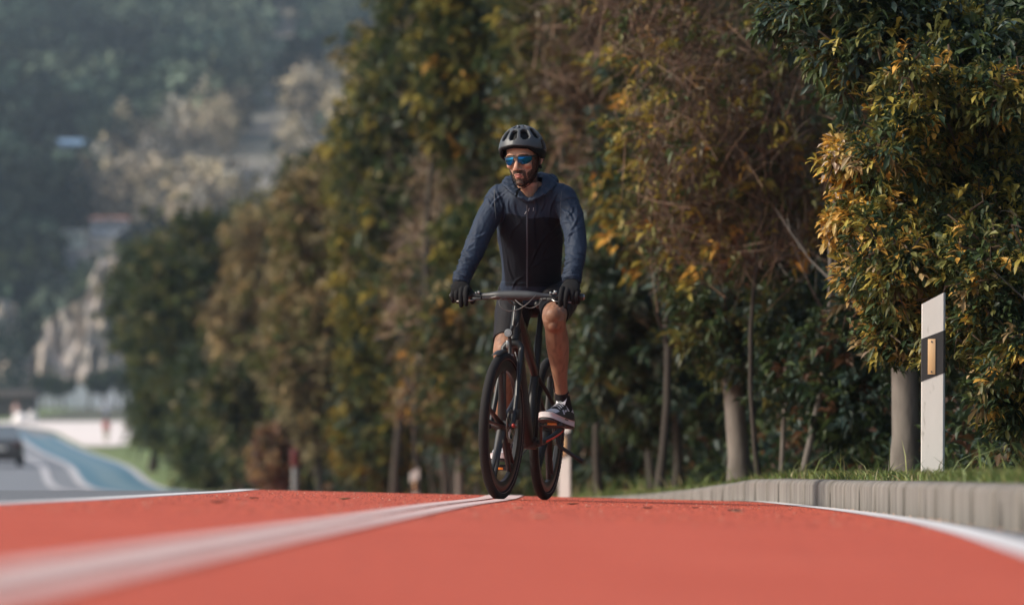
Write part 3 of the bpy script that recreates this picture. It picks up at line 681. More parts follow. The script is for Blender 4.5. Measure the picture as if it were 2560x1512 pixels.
class MB:
    def __init__(self): self.V = []; self.F = []; self.M = []
    def add(self, V, F, mi=0):
        b = len(self.V); self.V += [tuple(v) for v in V]; self.F += [tuple(i + b for i in f) for f in F]; self.M += [mi] * len(F); return self
    def tube(self, pts, rads, seg=12, smooth=0, flat=None, side=None, caps=True, mi=0, round_caps=False):
        """flat: second radius factor(s); side: direction of the first radius"""
        if np.isscalar(rads): rads = [rads] * len(pts)
        rr = [(r, r) if np.isscalar(r) else r for r in rads]
        if smooth and len(pts) > 1: pts, rr = catmull(pts, rr, smooth)
        pts = [Vector(p) for p in pts]; rr = [tuple(r) for r in rr]
        if round_caps:
            a = (pts[0] - pts[1]).normalized(); b = (pts[-1] - pts[-2]).normalized(); r0 = min(rr[0]); r1 = min(rr[-1])
            pts = [pts[0] + a * r0 * .9, pts[0] + a * r0 * .55] + pts + [pts[-1] + b * r1 * .55, pts[-1] + b * r1 * .9]
            rr = [tuple(k * .35 for k in rr[0]), tuple(k * .8 for k in rr[0])] + rr + [tuple(k * .8 for k in rr[-1]), tuple(k * .35 for k in rr[-1])]
        V = []; F = []; up = Vector(side) if side is not None else None
        for i, p in enumerate(pts):
            t = (pts[min(i + 1, len(pts) - 1)] - pts[max(i - 1, 0)]).normalized()
            if up is None: up = t.orthogonal()
            u = (up - t * up.dot(t)).normalized(); s = t.cross(u)
            if side is None: up = u
            for k in range(seg):
                a = 2 * math.pi * k / seg; V.append(p + u * math.cos(a) * rr[i][0] + s * math.sin(a) * rr[i][1])
        n = len(pts)
        for i in range(n - 1):
            for k in range(seg):
                a = i * seg + k; b = i * seg + (k + 1) % seg; F.append((a, b, b + seg, a + seg))
        if caps:
            F.append(tuple(reversed(range(seg)))); F.append(tuple(range((n - 1) * seg, n * seg)))
        return self.add(V, F, mi)
    def ball(self, c, r, seg=16, rings=10, rot=None, mi=0):
        if np.isscalar(r): r = (r, r, r)
        V = []; F = []; c = Vector(c)
        for j in range(rings + 1):
            ph = math.pi * j / rings
            for k in range(seg):
                th = 2 * math.pi * k / seg; v = Vector((r[0] * math.sin(ph) * math.cos(th), r[1] * math.sin(ph) * math.sin(th), r[2] * math.cos(ph)))
                if rot is not None: v = rot @ v
                V.append(c + v)
        for j in range(rings):
            for k in range(seg):
                a = j * seg + k; b = j * seg + (k + 1) % seg; F.append((a, a + seg, b + seg, b))
        return self.add(V, F, mi)
    def box(self, c, s, rot=None, mi=0, bev=0):
        c = Vector(c); V = []
        bm = bmesh.new(); bmesh.ops.create_cube(bm, size=1)
        for v in bm.verts: v.co = Vector((v.co.x * s[0], v.co.y * s[1], v.co.z * s[2]))
        if bev: bmesh.ops.bevel(bm, geom=list(bm.edges), offset=bev, segments=2, affect='EDGES', profile=.5)
        bm.verts.index_update()
        V = [c + (rot @ v.co if rot is not None else v.co) for v in bm.verts]; F = [tuple(v.index for v in f.verts) for f in bm.faces]
        bm.free(); return self.add(V, F, mi)
    def mesh(self, name):
        me = bpy.data.meshes.new(name); me.from_pydata(self.V, [], self.F)
        me.polygons.foreach_set("material_index", self.M); me.update()
        bm = bmesh.new(); bm.from_mesh(me); bmesh.ops.remove_doubles(bm, verts=bm.verts, dist=1e-6); bmesh.ops.recalc_face_normals(bm, faces=bm.faces); bm.to_mesh(me); bm.free()
        return me
    def build(self, name, mats, parent=None, smooth=True, auto=True):
        me = self.mesh(name); o = link(name, me, mats, parent, smooth)
        if smooth and auto: sharp(me, 40)
        return o

def sharp(me, deg):
    bm = bmesh.new(); bm.from_mesh(me); c = math.cos(R(deg))
    for e in bm.edges:
        if len(e.link_faces) == 2 and e.link_faces[0].normal.dot(e.link_faces[1].normal) < c: e.smooth = False
    bm.to_mesh(me); bm.free()

m_frame = mat("black_frame_paint", (.012, .012, .013), .45, spec=.35)
m_fork = mat("black_fork_paint", (.012, .0125, .013), .42, spec=.35)
m_mag = mat("black_cast_wheel", (.010, .010, .011), .42, spec=.5)
m_tyre = mat("tyre_rubber", (.014, .013, .013), .8, spec=.25, bump=.001, b_scale=260)
m_alu = mat("brushed_aluminium", (.28, .285, .29), .35, metal=1.0)
m_steel = mat("dark_steel", (.16, .155, .15), .35, metal=1.0)
m_rotor = mat("brake_rotor_steel", (.30, .27, .24), .35, metal=1.0)
m_bar = mat("satin_grey_bar", (.030, .032, .036), .5, spec=.55)
m_blk = mat("black_plastic", (.02, .02, .02), .5)
m_redp = mat("red_plastic", (.30, .022, .012), .35)
m_orng = mat("orange_reflector", (.75, .22, .01), .3, coat=.4)
m_lens = mat("lamp_lens", (.14, .15, .18), .12, spec=.8, coat=.6)
m_olive_refl = mat("painted_olive_reflection", (.06, .055, .03), .3, coat=.5)
m_cable = mat("cable_housing", (.06, .056, .052), .4, spec=.6)

bike = empty("bicycle", BLOC, BROT)
tag(bike, "black bicycle with cast spoke wheels and small round front light, ridden by the man", "bicycle")
AX_F = Vector((0, 0, .35)); AX_R = Vector((0, 1.08, .35)); BB = Vector((0, .63, .275))
def steer_pt(z): return Vector((0, .048 + .364 * (z - .35), z))
SP = steer_pt(.6); SAX = (steer_pt(.9) - steer_pt(.4)).normalized()
STEER = Matrix.Translation(SP) @ Matrix.Rotation(R(-3.5), 4, SAX) @ Matrix.Translation(-SP)

def build_wheel(name, centre, yaw, disc_x, phase, label):
    def T(mb):
        rot = Matrix.Rotation(yaw, 4, 'Z')
        mb.V = [tuple(centre + rot.to_3x3() @ Vector(v)) for v in mb.V]; return mb
    # rim and spokes: one cast piece
    r = MB(); seg = 96
    prof = [(.313, -.011), (.313, .011), (.300, .0145), (.272, .013), (.262, .008), (.262, -.008), (.272, -.013), (.300, -.0145)]
    V = []; F = []
    for i in range(seg):
        a = 2 * math.pi * i / seg
        for (rr, xx) in prof: V.append((xx, math.cos(a) * rr, math.sin(a) * rr))
    m = len(prof)
    for i in range(seg):
        for j in range(m): F.append((i * m + j, i * m + (j + 1) % m, ((i + 1) % seg) * m + (j + 1) % m, ((i + 1) % seg) * m + j))
    r.add(V, F)
    for k in range(5):
        a = phase + 2 * math.pi * k / 5
        for s in (-1, 1):
            a0 = a + s * .22; a1 = a + s * .115
            p0 = Vector((0, math.cos(a0) * .026, math.sin(a0) * .026)); p1 = Vector((0, math.cos(a1) * .272, math.sin(a1) * .272))
            pm = (p0 + p1) / 2; r.tube([p0, pm, p1], [(.022, .0085), (.014, .0075), (.0115, .012)], seg=8, smooth=3, side=(1, 0, 0))
        for (rr, w) in ((.245, .026),):   # web between the pair at the rim
            p = Vector((0, math.cos(a) * rr, math.sin(a) * rr)); q = Vector((0, math.cos(a) * .268, math.sin(a) * .268))
            r.tube([p, q], [(.006, .012), (.011, .034)], seg=8, side=(1, 0, 0))
    w = T(r).build(name, m_mag, bike); tag(w, label)
    # tyre
    seg, mn = 168, 20; V = []; F = []
    for i in range(seg):
        a = 2 * math.pi * i / seg
        for j in range(mn):
            b = 2 * math.pi * j / mn; rr = .0215
            if math.cos(b) > .1: rr += .0018 * (1 if (i * 2 + int(abs(math.sin(b)) * 6)) % 4 < 2 else -1)
            V.append((math.sin(b) * rr, math.cos(a) * (.3285 + math.cos(b) * rr), math.sin(a) * (.3285 + math.cos(b) * rr)))
    for i in range(seg):
        for j in range(mn): F.append((i * mn + j, i * mn + (j + 1) % mn, ((i + 1) % seg) * mn + (j + 1) % mn, ((i + 1) % seg) * mn + j))
    t = MB().add(V, F); T(t).build("tyre", m_tyre, w)
    # wear line on the side wall
    for s in (-1, 1):
        l = MB(); l.tube([(s * .0185, math.cos(2 * math.pi * i / 72) * .3185, math.sin(2 * math.pi * i / 72) * .3185) for i in range(73)], .0011, seg=5, caps=False)
        T(l).build("sidewall_line", mat("sidewall_line", (.22, .16, .12), .6), w)
    h = MB(); h.tube([(-.05, 0, 0), (-.034, 0, 0), (-.03, 0, 0), (.03, 0, 0), (.034, 0, 0), (.05, 0, 0)], [.012, .013, .030, .030, .015, .012], seg=20)
    T(h).build("hub", m_blk, w)
    d = MB(); V = []; F = []; n = 72
    for i in range(n):
        a = 2 * math.pi * i / n; ro = .080 + .0035 * math.sin(12 * a)
        for (rr, xx) in ((.064, -.001), (.064, .001), (ro, .001), (ro, -.001)): V.append((disc_x + xx, math.cos(a) * rr, math.sin(a) * rr))
    for i in range(n):
        for j in range(4): F.append((i * 4 + j, i * 4 + (j + 1) % 4, ((i + 1) % n) * 4 + (j + 1) % 4, ((i + 1) % n) * 4 + j))
    d.add(V, F)
    for k in range(6):
        a = k * math.pi / 3; d.tube([(disc_x, math.cos(a) * .02, math.sin(a) * .02), (disc_x, math.cos(a + .35) * .068, math.sin(a + .35) * .068)], [(.0012, .004)] * 2, seg=6, side=(1, 0, 0))
    T(d).build("brake_disc", m_rotor, w)
    return w
build_wheel("front_wheel", AX_F, R(-3.5), .043, R(97), None)
build_wheel("rear_wheel", AX_R, 0, .043, R(80), None)

# frame
f = MB()
ht0, ht1 = steer_pt(.76), steer_pt(.935)
f.tube([ht0, (ht0 + ht1) / 2, ht1], [(.026, .026), (.023, .023), (.024, .024)], seg=20, smooth=3)
f.tube([steer_pt(.80), (0, .42, .53), (0, .60, .285)], [(.030, .042), (.031, .050), (.033, .050)], seg=16, smooth=6, side=(1, 0, 0))
f.tube([steer_pt(.895), (0, .44, .775), (0, .66, .655), (0, .745, .60)], [(.022, .026), (.022, .024), (.020, .022), (.018, .02)], seg=14, smooth=5, side=(1, 0, 0))
f.tube([BB, (0, .70, .50), (0, .765, .70), (0, .79, .80)], [(.030, .032), (.022, .026), (.019, .022), (.019, .02)], seg=14, smooth=5, side=(1, 0, 0))
for s in (-1, 1):
    f.tube([(s * .012, .735, .60), (s * .05, .88, .50), (s * .068, 1.0, .405), (s * .068, 1.08, .35)], [.011, .010, .009, .010], seg=10, smooth=5)
    f.tube([(s * .03, .65, .275), (s * .052, .80, .29), (s * .068, 1.0, .335), (s * .068, 1.08, .35)], [(.012, .018), (.011, .014), (.009, .011), (.009, .011)], seg=10, smooth=5)
    f.box((s * .068, 1.08, .35), (.008, .04, .05), bev=.003)
f.tube([(-.042, .63, .275), (.042, .63, .275)], .030, seg=24)
fr = f.build("frame", m_frame, bike)
d = MB(); a, b = Vector((0, .40, .80)), Vector((0, .60, .69))
for s in (-1, 1):
    d.tube([(s * .0215, .33, .845), (s * .0215, .48, .763), (s * .0205, .62, .688)], [(.0022, .012), (.0022, .014), (.0022, .006)], seg=6, side=(s, 0, 0))
d.build("frame_reflection", m_olive_refl, fr)  # olive reflection on the top tube, painted as thin strips

def xf(mb): mb.V = [tuple(STEER @ Vector(v)) for v in mb.V]; return mb
# fork
k = MB(); cr = steer_pt(.735)
k.tube([(-.044, cr.y - .005, cr.z - .012), (-.022, cr.y, cr.z + .008), (.022, cr.y, cr.z + .008), (.044, cr.y - .005, cr.z - .012)], [(.015, .016), (.020, .020), (.020, .020), (.015, .016)], seg=14, smooth=4)
for s in (-1, 1):
    k.tube([(s * .044, cr.y - .004, cr.z - .006), (s * .048, steer_pt(.56).y - .012, .56), (s * .053, .05, .43), (s * .055, .004, .352)], [.0145, .0135, .012, .011], seg=14, smooth=5)
    k.box((s * .056, 0, .35), (.012, .03, .034), bev=.004)
k.box((.066, .055, .405), (.022, .035, .05), bev=.006)
fk = xf(k).build("fork", m_fork, bike)
q = MB(); q.tube([(-.112, .002, .352), (-.086, 0, .35), (-.083, 0, .35), (-.062, 0, .35)], [.004, .006, .011, .011], seg=14); xf(q).build("axle_nut", m_steel, fk)
q = MB(); q.tube([(.062, 0, .35), (.080, 0, .35)], .011, seg=14); xf(q).build("axle_nut", m_steel, fk)
for s in (-1, 1):
    q = MB(); q.ball((s * .064, -.020, .352), (.009, .009, .010)); xf(q).build("axle_cap", m_redp, fk)
# short mudguard stub over the front tyre
g = MB(); V = []; F = []; n = 14
for i in range(n + 1):
    a = R(68 + 26 * i / n); c0 = math.cos(a); s0 = math.sin(a)
    for j, xx in enumerate((-.022, -.015, 0, .015, .022)):
        rr = .362 - (.010 if abs(xx) > .018 else (.003 if xx else 0)); V.append((xx, -c0 * rr, .35 + s0 * rr))
for i in range(n):
    for j in range(4): F.append((i * 5 + j, i * 5 + j + 1, i * 5 + j + 6, i * 5 + j + 5))
g.add(V, F); o = xf(g).build("mudguard", m_blk, bike)
md = o.modifiers.new("s", 'SOLIDIFY'); md.thickness = .003

# handlebar, stem
BARZ = P(1290, 738, .20).z
bar_c = Vector((0, .20, BARZ))
def barp(x): return Vector((x, .20 + .25 * max(0, abs(x) - .10) ** 1.0 * .8, BARZ - .004 * abs(x) / .3))
h = MB(); xs = [-.325, -.20, -.14, -.09, -.05, 0, .05, .09, .14, .20, .325]
h.tube([barp(x) for x in xs], [(.011, .011), (.011, .011), (.013, .012), (.020, .017), (.023, .019), (.024, .02), (.023, .019), (.020, .017), (.013, .012), (.011, .011), (.011, .011)], seg=16, smooth=4, side=(0, 0, 1))
hb = xf(h).build("handlebar", m_bar, bike)
s_ = MB(); s_.tube([steer_pt(BARZ - .02) + Vector((0, 0, 0)), Vector((0, .23, BARZ - .012)), bar_c + Vector((0, 0, -.008))], [(.024, .022), (.022, .018), (.024, .018)], seg=14, smooth=4, side=(1, 0, 0))
s_.tube([ht1, steer_pt(BARZ + .005)], .022, seg=18)
st = xf(s_).build("stem", m_blk, bike)
for s in (-1, 1):
    g = MB(); g.tube([barp(s * .205), barp(s * .215), barp(s * .32), barp(s * .328)], [.0165, .0155, .0165, .0175], seg=16)
    gr = xf(g).build("grip", m_blk, hb)
    e = MB(); e.tube([barp(s * .328), barp(s * .333)], [.0125, .0115], seg=14); xf(e).build("end_cap", m_alu if s > 0 else m_blk, hb)
    # brake clamp, body and lever
    l = MB(); c = barp(s * .178)
    l.tube([c - Vector((.008, 0, 0)), c + Vector((.008, 0, 0))], .017, seg=14)
    l.box(c + Vector((s * .006, -.022, -.016)), (.045, .022, .014), bev=.004)
    l.tube([c + Vector((s * -.02, -.022, -.014)), c + Vector((s * -.05, -.018, -.016))], [.007, .006], seg=10)
    lv = xf(l).build("brake_clamp", m_blk, hb)
    l = MB(); l.tube([c + Vector((s * .012, -.030, -.018)), c + Vector((s * .030, -.040, -.026)), c + Vector((s * .065, -.036, -.026)), c + Vector((s * .105, -.028, -.030))], [(.0035, .004), (.0035, .0035), (.003, .004), (.004, .005)], seg=8, smooth=4, side=(0, 0, 1))
    xf(l).build("brake_lever", m_steel, hb)
    l = MB(); l.box(c + Vector((0, -.016, .014)), (.010, .012, .012), bev=.002); l.box(c + Vector((s * .014, -.014, .012)), (.009, .012, .007), bev=.002)
    xf(l).build("clamp_bolt", m_alu, hb)
sh = MB(); c = barp(.19); sh.box(c + Vector((.008, -.004, .018)), (.016, .02, .018), bev=.004)
xf(sh).build("gear_shifter", m_alu, hb)
for pts in ([(1212, 744, .15), (1228, 744, .15), (1243, 741, .14), (1258, 745, .15), (1272, 752, .17), (1284, 762, .21)],
            [(1340, 737, .15), (1331, 747, .13), (1316, 761, .12), (1296, 773, .12), (1272, 777, .12), (1253, 768, .12), (1248, 756, .13), (1252, 748, .14), (1264, 744, .16)],
            [(1288, 750, .16), (1303, 762, .13), (1325, 770, .13), (1345, 762, .13), (1357, 746, .15)]):
    c = MB(); c.tube([P(*q) for q in pts], .0024, seg=8, smooth=6); c.build("cable", m_cable, hb)
# front light and its bracket
l = MB(); lc = P(1271, 832, .10)
fw = Vector((-.06, -1, .02)).normalized()
l.tube([lc - fw * .030, lc - fw * .020, lc + fw * .004, lc + fw * .006], [.012, .0185, .0205, .0195], seg=24)
l.tube([lc - fw * .02 + Vector((0, 0, -.015)), lc + Vector((.002, .035, -.05)), P(1274, 885, .12)], [.008, .009, .008], seg=10)
l.tube([lc - fw * .03, steer_pt(.86) + Vector((0, -.02, 0))], [.008, .008], seg=10)
hl = l.build("front_light", m_blk, bike)
l = MB(); V = []; u = Vector((1, 0, 0)); l.tube([lc + fw * .0055, lc + fw * .0085], [.0185, .0185], seg=28); l.build("light_ring", m_alu, hl)
l = MB(); l.tube([lc + fw * .008, lc + fw * .0105], [.0150, .0135], seg=28); l.build("light_lens", m_lens, hl)
l = MB(); a = P(1270, 852, .13); l.box((a.x, a.y, a.z - .016), (.016, .012, .038), bev=.004); l.tube([P(1272, 868, .13), P(1276, 886, .13), P(1284, 889, .13)], [.004, .004, .003], seg=8)
l.build("light_bracket", m_alu, hl)
l = MB(); l.tube([P(1288, 765, .19), P(1284, 800, .175), P(1281, 828, .165)], [.0045, .005, .005], seg=10, smooth=4); l.build("cable_guide", m_steel, fr)
l = MB(); l.tube([P(1290, 785, .18), P(1284, 800, .16), P(1284, 812, .16), P(1291, 816, .17), P(1296, 806, .17)], .0018, seg=6, smooth=5); l.build("brake_hose", m_cable, fr)
l = MB(); l.tube([P(1288, 880, .16), P(1294, 905, .13), P(1293, 940, .10), P(1290, 1000, .06), P(1283, 1035, .02)], .0028, seg=8, smooth=5); l.build("brake_hose", m_cable, fk)
# seat post and saddle
l = MB(); l.tube([(0, .79, .80), (0, .83, .915)], .0155, seg=16); l.build("seat_post", m_fork, bike)
l = MB(); l.tube([(0, .72, .952), (0, .80, .95), (0, .88, .955), (0, .96, .965), (0, .99, .965)], [(.016, .016), (.028, .02), (.055, .022), (.072, .024), (.055, .02)], seg=16, smooth=4, side=(1, 0, 0), round_caps=True)
l.build("saddle", m_blk, bike)
# cranks, chainring, chain, pedals
PL = P(1388, 1063, .50); PR = P(1254, 1168, .77)
c = MB(); c.tube([(.062, BB.y, BB.z), (.074, (BB.y + PL.y) / 2, (BB.z + PL.z) / 2), (.085, PL.y, PL.z)], [(.010, .017), (.008, .013), (.009, .014)], seg=12, smooth=3, side=(1, 0, 0))
c.tube([(-.062, BB.y, BB.z), (-.074, (BB.y + PR.y) / 2, (BB.z + PR.z) / 2), (-.085, PR.y, PR.z)], [(.010, .017), (.008, .013), (.009, .014)], seg=12, smooth=3, side=(1, 0, 0))
c.tube([(-.065, BB.y, BB.z), (.065, BB.y, BB.z)], .016, seg=14)
cr_ = c.build("crankset", m_fork, bike)
c = MB(); c.tube([(-.050, BB.y, BB.z), (-.046, BB.y, BB.z)], .082, seg=48); c.build("chainring", m_steel, cr_)
c = MB(); c.tube([P(1366, 1103, .56), P(1384, 1094, .54), P(1400, 1084, .52), P(1408, 1076, .51)], [(.003, .007)] * 4, seg=6, smooth=3, side=(1, 0, 0)); c.build("crank_trim", m_redp, cr_)
c = MB()
c.tube([(-.048, BB.y, BB.z + .082), (-.048, 1.08, .35 + .045)], .004, seg=6); c.tube([(-.048, BB.y, BB.z - .082), (-.048, 1.08, .35 - .045)], .004, seg=6)
c.build("chain", m_steel, cr_)
for s, pc, tilt in ((1, PL, R(-7)), (-1, PR, R(6))):
    rot = Matrix.Rotation(tilt, 3, 'X'); x0 = .085 * s; pc = Vector((pc.x, pc.y, pc.z))
    p = MB(); w = abs(pc.x - x0)
    p.box(pc, (.092, .022, .016), rot, bev=.003)
    for yy in (-.042, .042): p.box(pc + rot @ Vector((0, yy, 0)), (.088, .010, .020), rot, bev=.003)
    for xx in (-.041, .041): p.box(pc + rot @ Vector((xx, 0, 0)), (.010, .09, .018), rot, bev=.003)
    p.tube([(x0, pc.y, pc.z), (pc.x, pc.y, pc.z)], .007, seg=10)
    pd = p.build("pedal", m_blk, bike)
    for yy in (-.0485, .0485):
        r = MB(); r.box(pc + rot @ Vector((-.006, yy, 0)), (.046, .003, .011), rot, bev=.001); r.build("pedal_reflector", m_orng, pd)
# kickstand
c = MB(); c.tube([P(1392, 1085, .93), P(1398, 1112, .93), P(1416, 1127, .95), P(1452, 1150, .98)], [(.011, .009), (.012, .009), (.010, .008), (.011, .009)], seg=10, smooth=4)
c.tube([P(1444, 1145, .975), P(1456, 1153, .985)], [.012, .011], seg=10); c.build("kickstand", m_blk, bike)
c = MB(); c.tube([P(1318, 1105, .60), P(1308, 1118, .57), P(1302, 1135, .55)], [.004, .0045, .005], seg=8); c.build("frame_bracket", m_blk, fr)
# ------------------------------------------------------------------ rider
def organic(mb, voxel, smooth_it=3, factor=.5):
    me = mb.mesh("tmp"); o = bpy.data.objects.new("tmp", me); COL.objects.link(o)
    r = o.modifiers.new("r", 'REMESH'); r.mode = 'VOXEL'; r.voxel_size = voxel; r.adaptivity = 0
    s = o.modifiers.new("s", 'SMOOTH'); s.iterations = smooth_it; s.factor = factor
    bpy.context.view_layer.update()
    dg = bpy.context.evaluated_depsgraph_get()
    out = bpy.data.meshes.new_from_object(o.evaluated_get(dg)); bpy.data.objects.remove(o); bpy.data.meshes.remove(me)
    return out
def coords(me):
    a = np.empty(len(me.vertices) * 3, np.float32); me.vertices.foreach_get("co", a); return a.reshape(-1, 3)
def normals(me):
    a = np.empty(len(me.vertices) * 3, np.float32); me.vertices.foreach_get("normal", a); return a.reshape(-1, 3)
def setcoords(me, a): me.vertices.foreach_set("co", a.astype(np.float32).ravel()); me.update()
def setcols(me, c):
    a = me.color_attributes.new("Col", 'FLOAT_COLOR', 'POINT'); k = np.ones((len(me.vertices), 4), np.float32); k[:, :3] = c; a.data.foreach_set("color", k.ravel())
def seg_dist(p, a, b):
    a = np.array(a); b = np.array(b); ab = b - a; t = np.clip(((p - a) @ ab) / (ab @ ab), 0, 1)
    return np.linalg.norm(p - (a + t[:, None] * ab), axis=1), t

m_skin = mat("skin", (.50, .26, .17), .52, spec=.4, attr=True, bump=.0012, b_scale=220)
b_ = m_skin.node_tree.nodes["Principled BSDF"]; b_.inputs["Subsurface Weight"].default_value = .12; b_.inputs["Subsurface Radius"].default_value = (.012, .005, .003); b_.inputs["Subsurface Scale"].default_value = .6
m_jkt = mat("slate_blue_nylon", (.022, .033, .057), .64, spec=.18, n_scale=3, n_col=(.019, .028, .048), n_amt=.6, bump=.0035, b_scale=34, stretch=(1, 1, .7))
m_jdk = mat("dark_jersey_panel", (.010, .012, .018), .85, spec=.12, bump=.002, b_scale=30)
m_short = mat("black_lycra", (.011, .010, .012), .7, spec=.18, bump=.001, b_scale=40)
m_glove = mat("black_glove_fabric", (.010, .010, .011), .8, spec=.15, bump=.0012, b_scale=120)
m_helm = mat("grey_helmet_shell", (.055, .06, .066), .45, spec=.4)
m_helmb = mat("black_helmet_shell", (.006, .006, .006), .6, spec=.2)
m_hair = mat("dark_hair", (.022, .015, .011), .6)
m_glass = mat("blue_mirror_lens", (.02, .15, .38), .08, metal=1.0)
m_sw = mat("white_leather", (.62, .61, .64), .5)
m_sb = mat("black_leather", (.02, .022, .024), .5)
m_sole = mat("off_white_rubber", (.58, .54, .54), .6)
m_zip = mat("dark_zip", (.04, .05, .07), .5)
m_cord = mat("grey_cord", (.35, .38, .42), .5)

def X(v): return Vector(v)
# joints (bike-local)
HIP = {1: P(1397, 742, .86), -1: P(1292, 738, .86)}
KNEE = {1: P(1385, 792, .42), -1: P(1262, 878, .60)}
ANK = {1: P(1405, 985, .60), -1: P(1257, 1095, .88)}
SH = {1: P(1408, 494, .53), -1: P(1254, 492, .53)}
ELB = {1: P(1437, 590, .43), -1: P(1199, 588, .43)}
WR = {1: P(1429, 702, .265), -1: P(1152, 706, .265)}
HC = P(1308, 397, .43)                                   # eye level, middle of the head
HROT = Matrix.Rotation(R(-9), 3, 'Z') @ Matrix.Rotation(R(-5), 3, 'Y') @ Matrix.Rotation(R(6), 3, 'X')
HS = 1.0
def hp(x, y, z): return HC + HROT @ (Vector((x, y, z)) * HS)

# ---- body
b = MB()
# head rings
rings = [(.128, .018, -.010, .035), (.120, .045, -.045, .068), (.100, .064, -.070, .088), (.070, .0735, -.084, .100), (.040, .0755, -.088, .104), (.015, .0745, -.087, .104), (-.010, .0725, -.083, .100),
         (-.035, .068, -.083, .090), (-.060, .0615, -.085, .072), (-.082, .054, -.085, .050), (-.102, .044, -.083, .030), (-.118, .030, -.078, .008), (-.126, .014, -.066, -.02)]
V = []; F = []; sg = 32
for (z, w, fy, by) in rings:
    for k in range(sg):
        a = 2 * math.pi * k / sg; c, s = math.cos(a), math.sin(a)
        e = .92 if s < 0 else 1.0
        x = w * math.copysign(abs(c) ** e, c); yy = (-fy if s < 0 else by) * s * (1) if True else 0
        y = (-s) * fy if s < 0 else s * by
        if s < 0 and z < -.03: x *= 1 - .22 * abs(s) ** 2
        V.append(hp(x, y, z))
for i in range(len(rings) - 1):
    for k in range(sg): F.append((i * sg + k, i * sg + (k + 1) % sg, (i + 1) * sg + (k + 1) % sg, (i + 1) * sg + k))
F.append(tuple(range(sg))); F.append(tuple(reversed(range((len(rings) - 1) * sg, len(rings) * sg))))
b.add(V, F)
b.tube([hp(0, -.080, .012), hp(0, -.092, -.012), hp(0, -.104, -.034), hp(0, -.107, -.044)], [(.008, .008), (.0095, .010), (.0125, .012), (.012, .009)], seg=12, smooth=4, side=(1, 0, 0), round_caps=True)   # nose
for s in (-1, 1):
    b.ball(hp(s * .0135, -.092, -.046), .0088)                                             # nostril wing
    b.tube([hp(s * .010, -.086, .022), hp(s * .034, -.084, .026), hp(s * .056, -.066, .018)], [.008, .009, .007], smooth=3, seg=8, round_caps=True)   # brow
    b.ball(hp(s * .044, -.060, -.028), (.020, .018, .016))                                 # cheekbone
    rot = HROT @ Matrix.Rotation(s * R(22), 3, 'Z')
    b.tube([hp(s * .0765, .012, .010), hp(s * .085, .020, .022), hp(s * .090, .027, .008), hp(s * .087, .024, -.014), hp(s * .079, .012, -.034)], [.006, .0065, .0065, .006, .006], smooth=4, seg=8, round_caps=True)
    b.ball(hp(s * .080, .018, -.006), (.005, .014, .024), rot=rot)
b.tube([hp(-.023, -.082, -.0735), hp(-.009, -.091, -.0695), hp(0, -.092, -.071), hp(.009, -.091, -.0695), hp(.023, -.082, -.0735)], [.003, .0042, .004, .0042, .003], smooth=3, seg=8, round_caps=True)
b.tube([hp(-.021, -.081, -.0765), hp(0, -.0905, -.0835), hp(.021, -.081, -.0765)], [.003, .0050, .003], smooth=4, seg=8, round_caps=True)
b.ball(hp(0, -.070, -.112), (.020, .017, .014))
NB = (SH[1] + SH[-1]) / 2
b.tube([hp(0, .018, -.04), hp(0, .030, -.10), P(1322, 500, .50), P(1322, 530, .58)], [(.055, .060), (.051, .055), (.052, .052), (.06, .05)], seg=18, smooth=4, side=(1, 0, 0))
b.tube([hp(.0, -.026, -.125), P(1318, 484, .455), P(1320, 498, .475)], [.014, .015, .012], seg=10, smooth=3)   # throat
# torso, kept inside the jacket
def tc(l, r, py, yc): return P((l + r) / 2, py, yc)
TOR = [(1256, 1400, 735, .84, .11), (1254, 1402, 690, .79, .115), (1252, 1404, 640, .72, .12), (1246, 1402, 580, .65, .125), (1240, 1406, 530, .59, .12), (1236, 1420, 500, .545, .10), (1252, 1404, 478, .52, .08)]
b.tube([tc(l, r, py, y) for l, r, py, y, d in TOR], [((r - l) / 2 / 515 * .74, d * .72) for l, r, py, y, d in TOR], seg=20, smooth=3, side=(1, 0, 0), round_caps=True)
for s in (1, -1):
    b.tube([SH[s], (SH[s] + ELB[s]) / 2, ELB[s], (ELB[s] + WR[s]) / 2, WR[s]], [.046, .041, .036, .031, .024], seg=14, smooth=4, round_caps=True)
    b.tube([NB, SH[s]], [.06, .048], seg=14)
    k, a, hi = KNEE[s], ANK[s], HIP[s]
    b.tube([hi, hi.lerp(k, .4), hi.lerp(k, .8)], [(.070, .075), (.068, .070), (.060, .061)], seg=18, smooth=4)
    # knee cap, shin and calf
    kf = k + Vector((0, -.012, 0))
    b.tube([hi.lerp(k, .8), k + Vector((0, .008, -.005)), k.lerp(a, .14) + Vector((0, .012, 0)), k.lerp(a, .30) + Vector((0, .018, 0)), k.lerp(a, .50) + Vector((0, .016, 0)), k.lerp(a, .72), k.lerp(a, .9), a],
           [(.061, .062), (.059, .060), (.052, .054), (.0555, .062), (.051, .055), (.038, .040), (.031, .034), (.031, .036)], seg=20, smooth=5, side=(1, 0, 0))
    b.ball(kf + Vector((0, -.014, .004)), (.040, .034, .042)); b.ball(kf + Vector((s * .004, -.012, -.040)), (.026, .026, .030))
    b.ball(k.lerp(a, .34) + Vector((s * .018, .030, 0)), (.034, .040, .085)); b.ball(k.lerp(a, .32) + Vector((-s * .020, .030, 0)), (.034, .040, .075))
    b.ball(a + Vector((.022, 0, -.004)), (.014, .018, .018)); b.ball(a + Vector((-.022, 0, .002)), (.014, .018, .018))
b.tube([(HIP[1] + HIP[-1]) / 2 + Vector((-.06, 0, .0)), (HIP[1] + HIP[-1]) / 2 + Vector((.06, 0, 0))], .075, seg=16, round_caps=True)
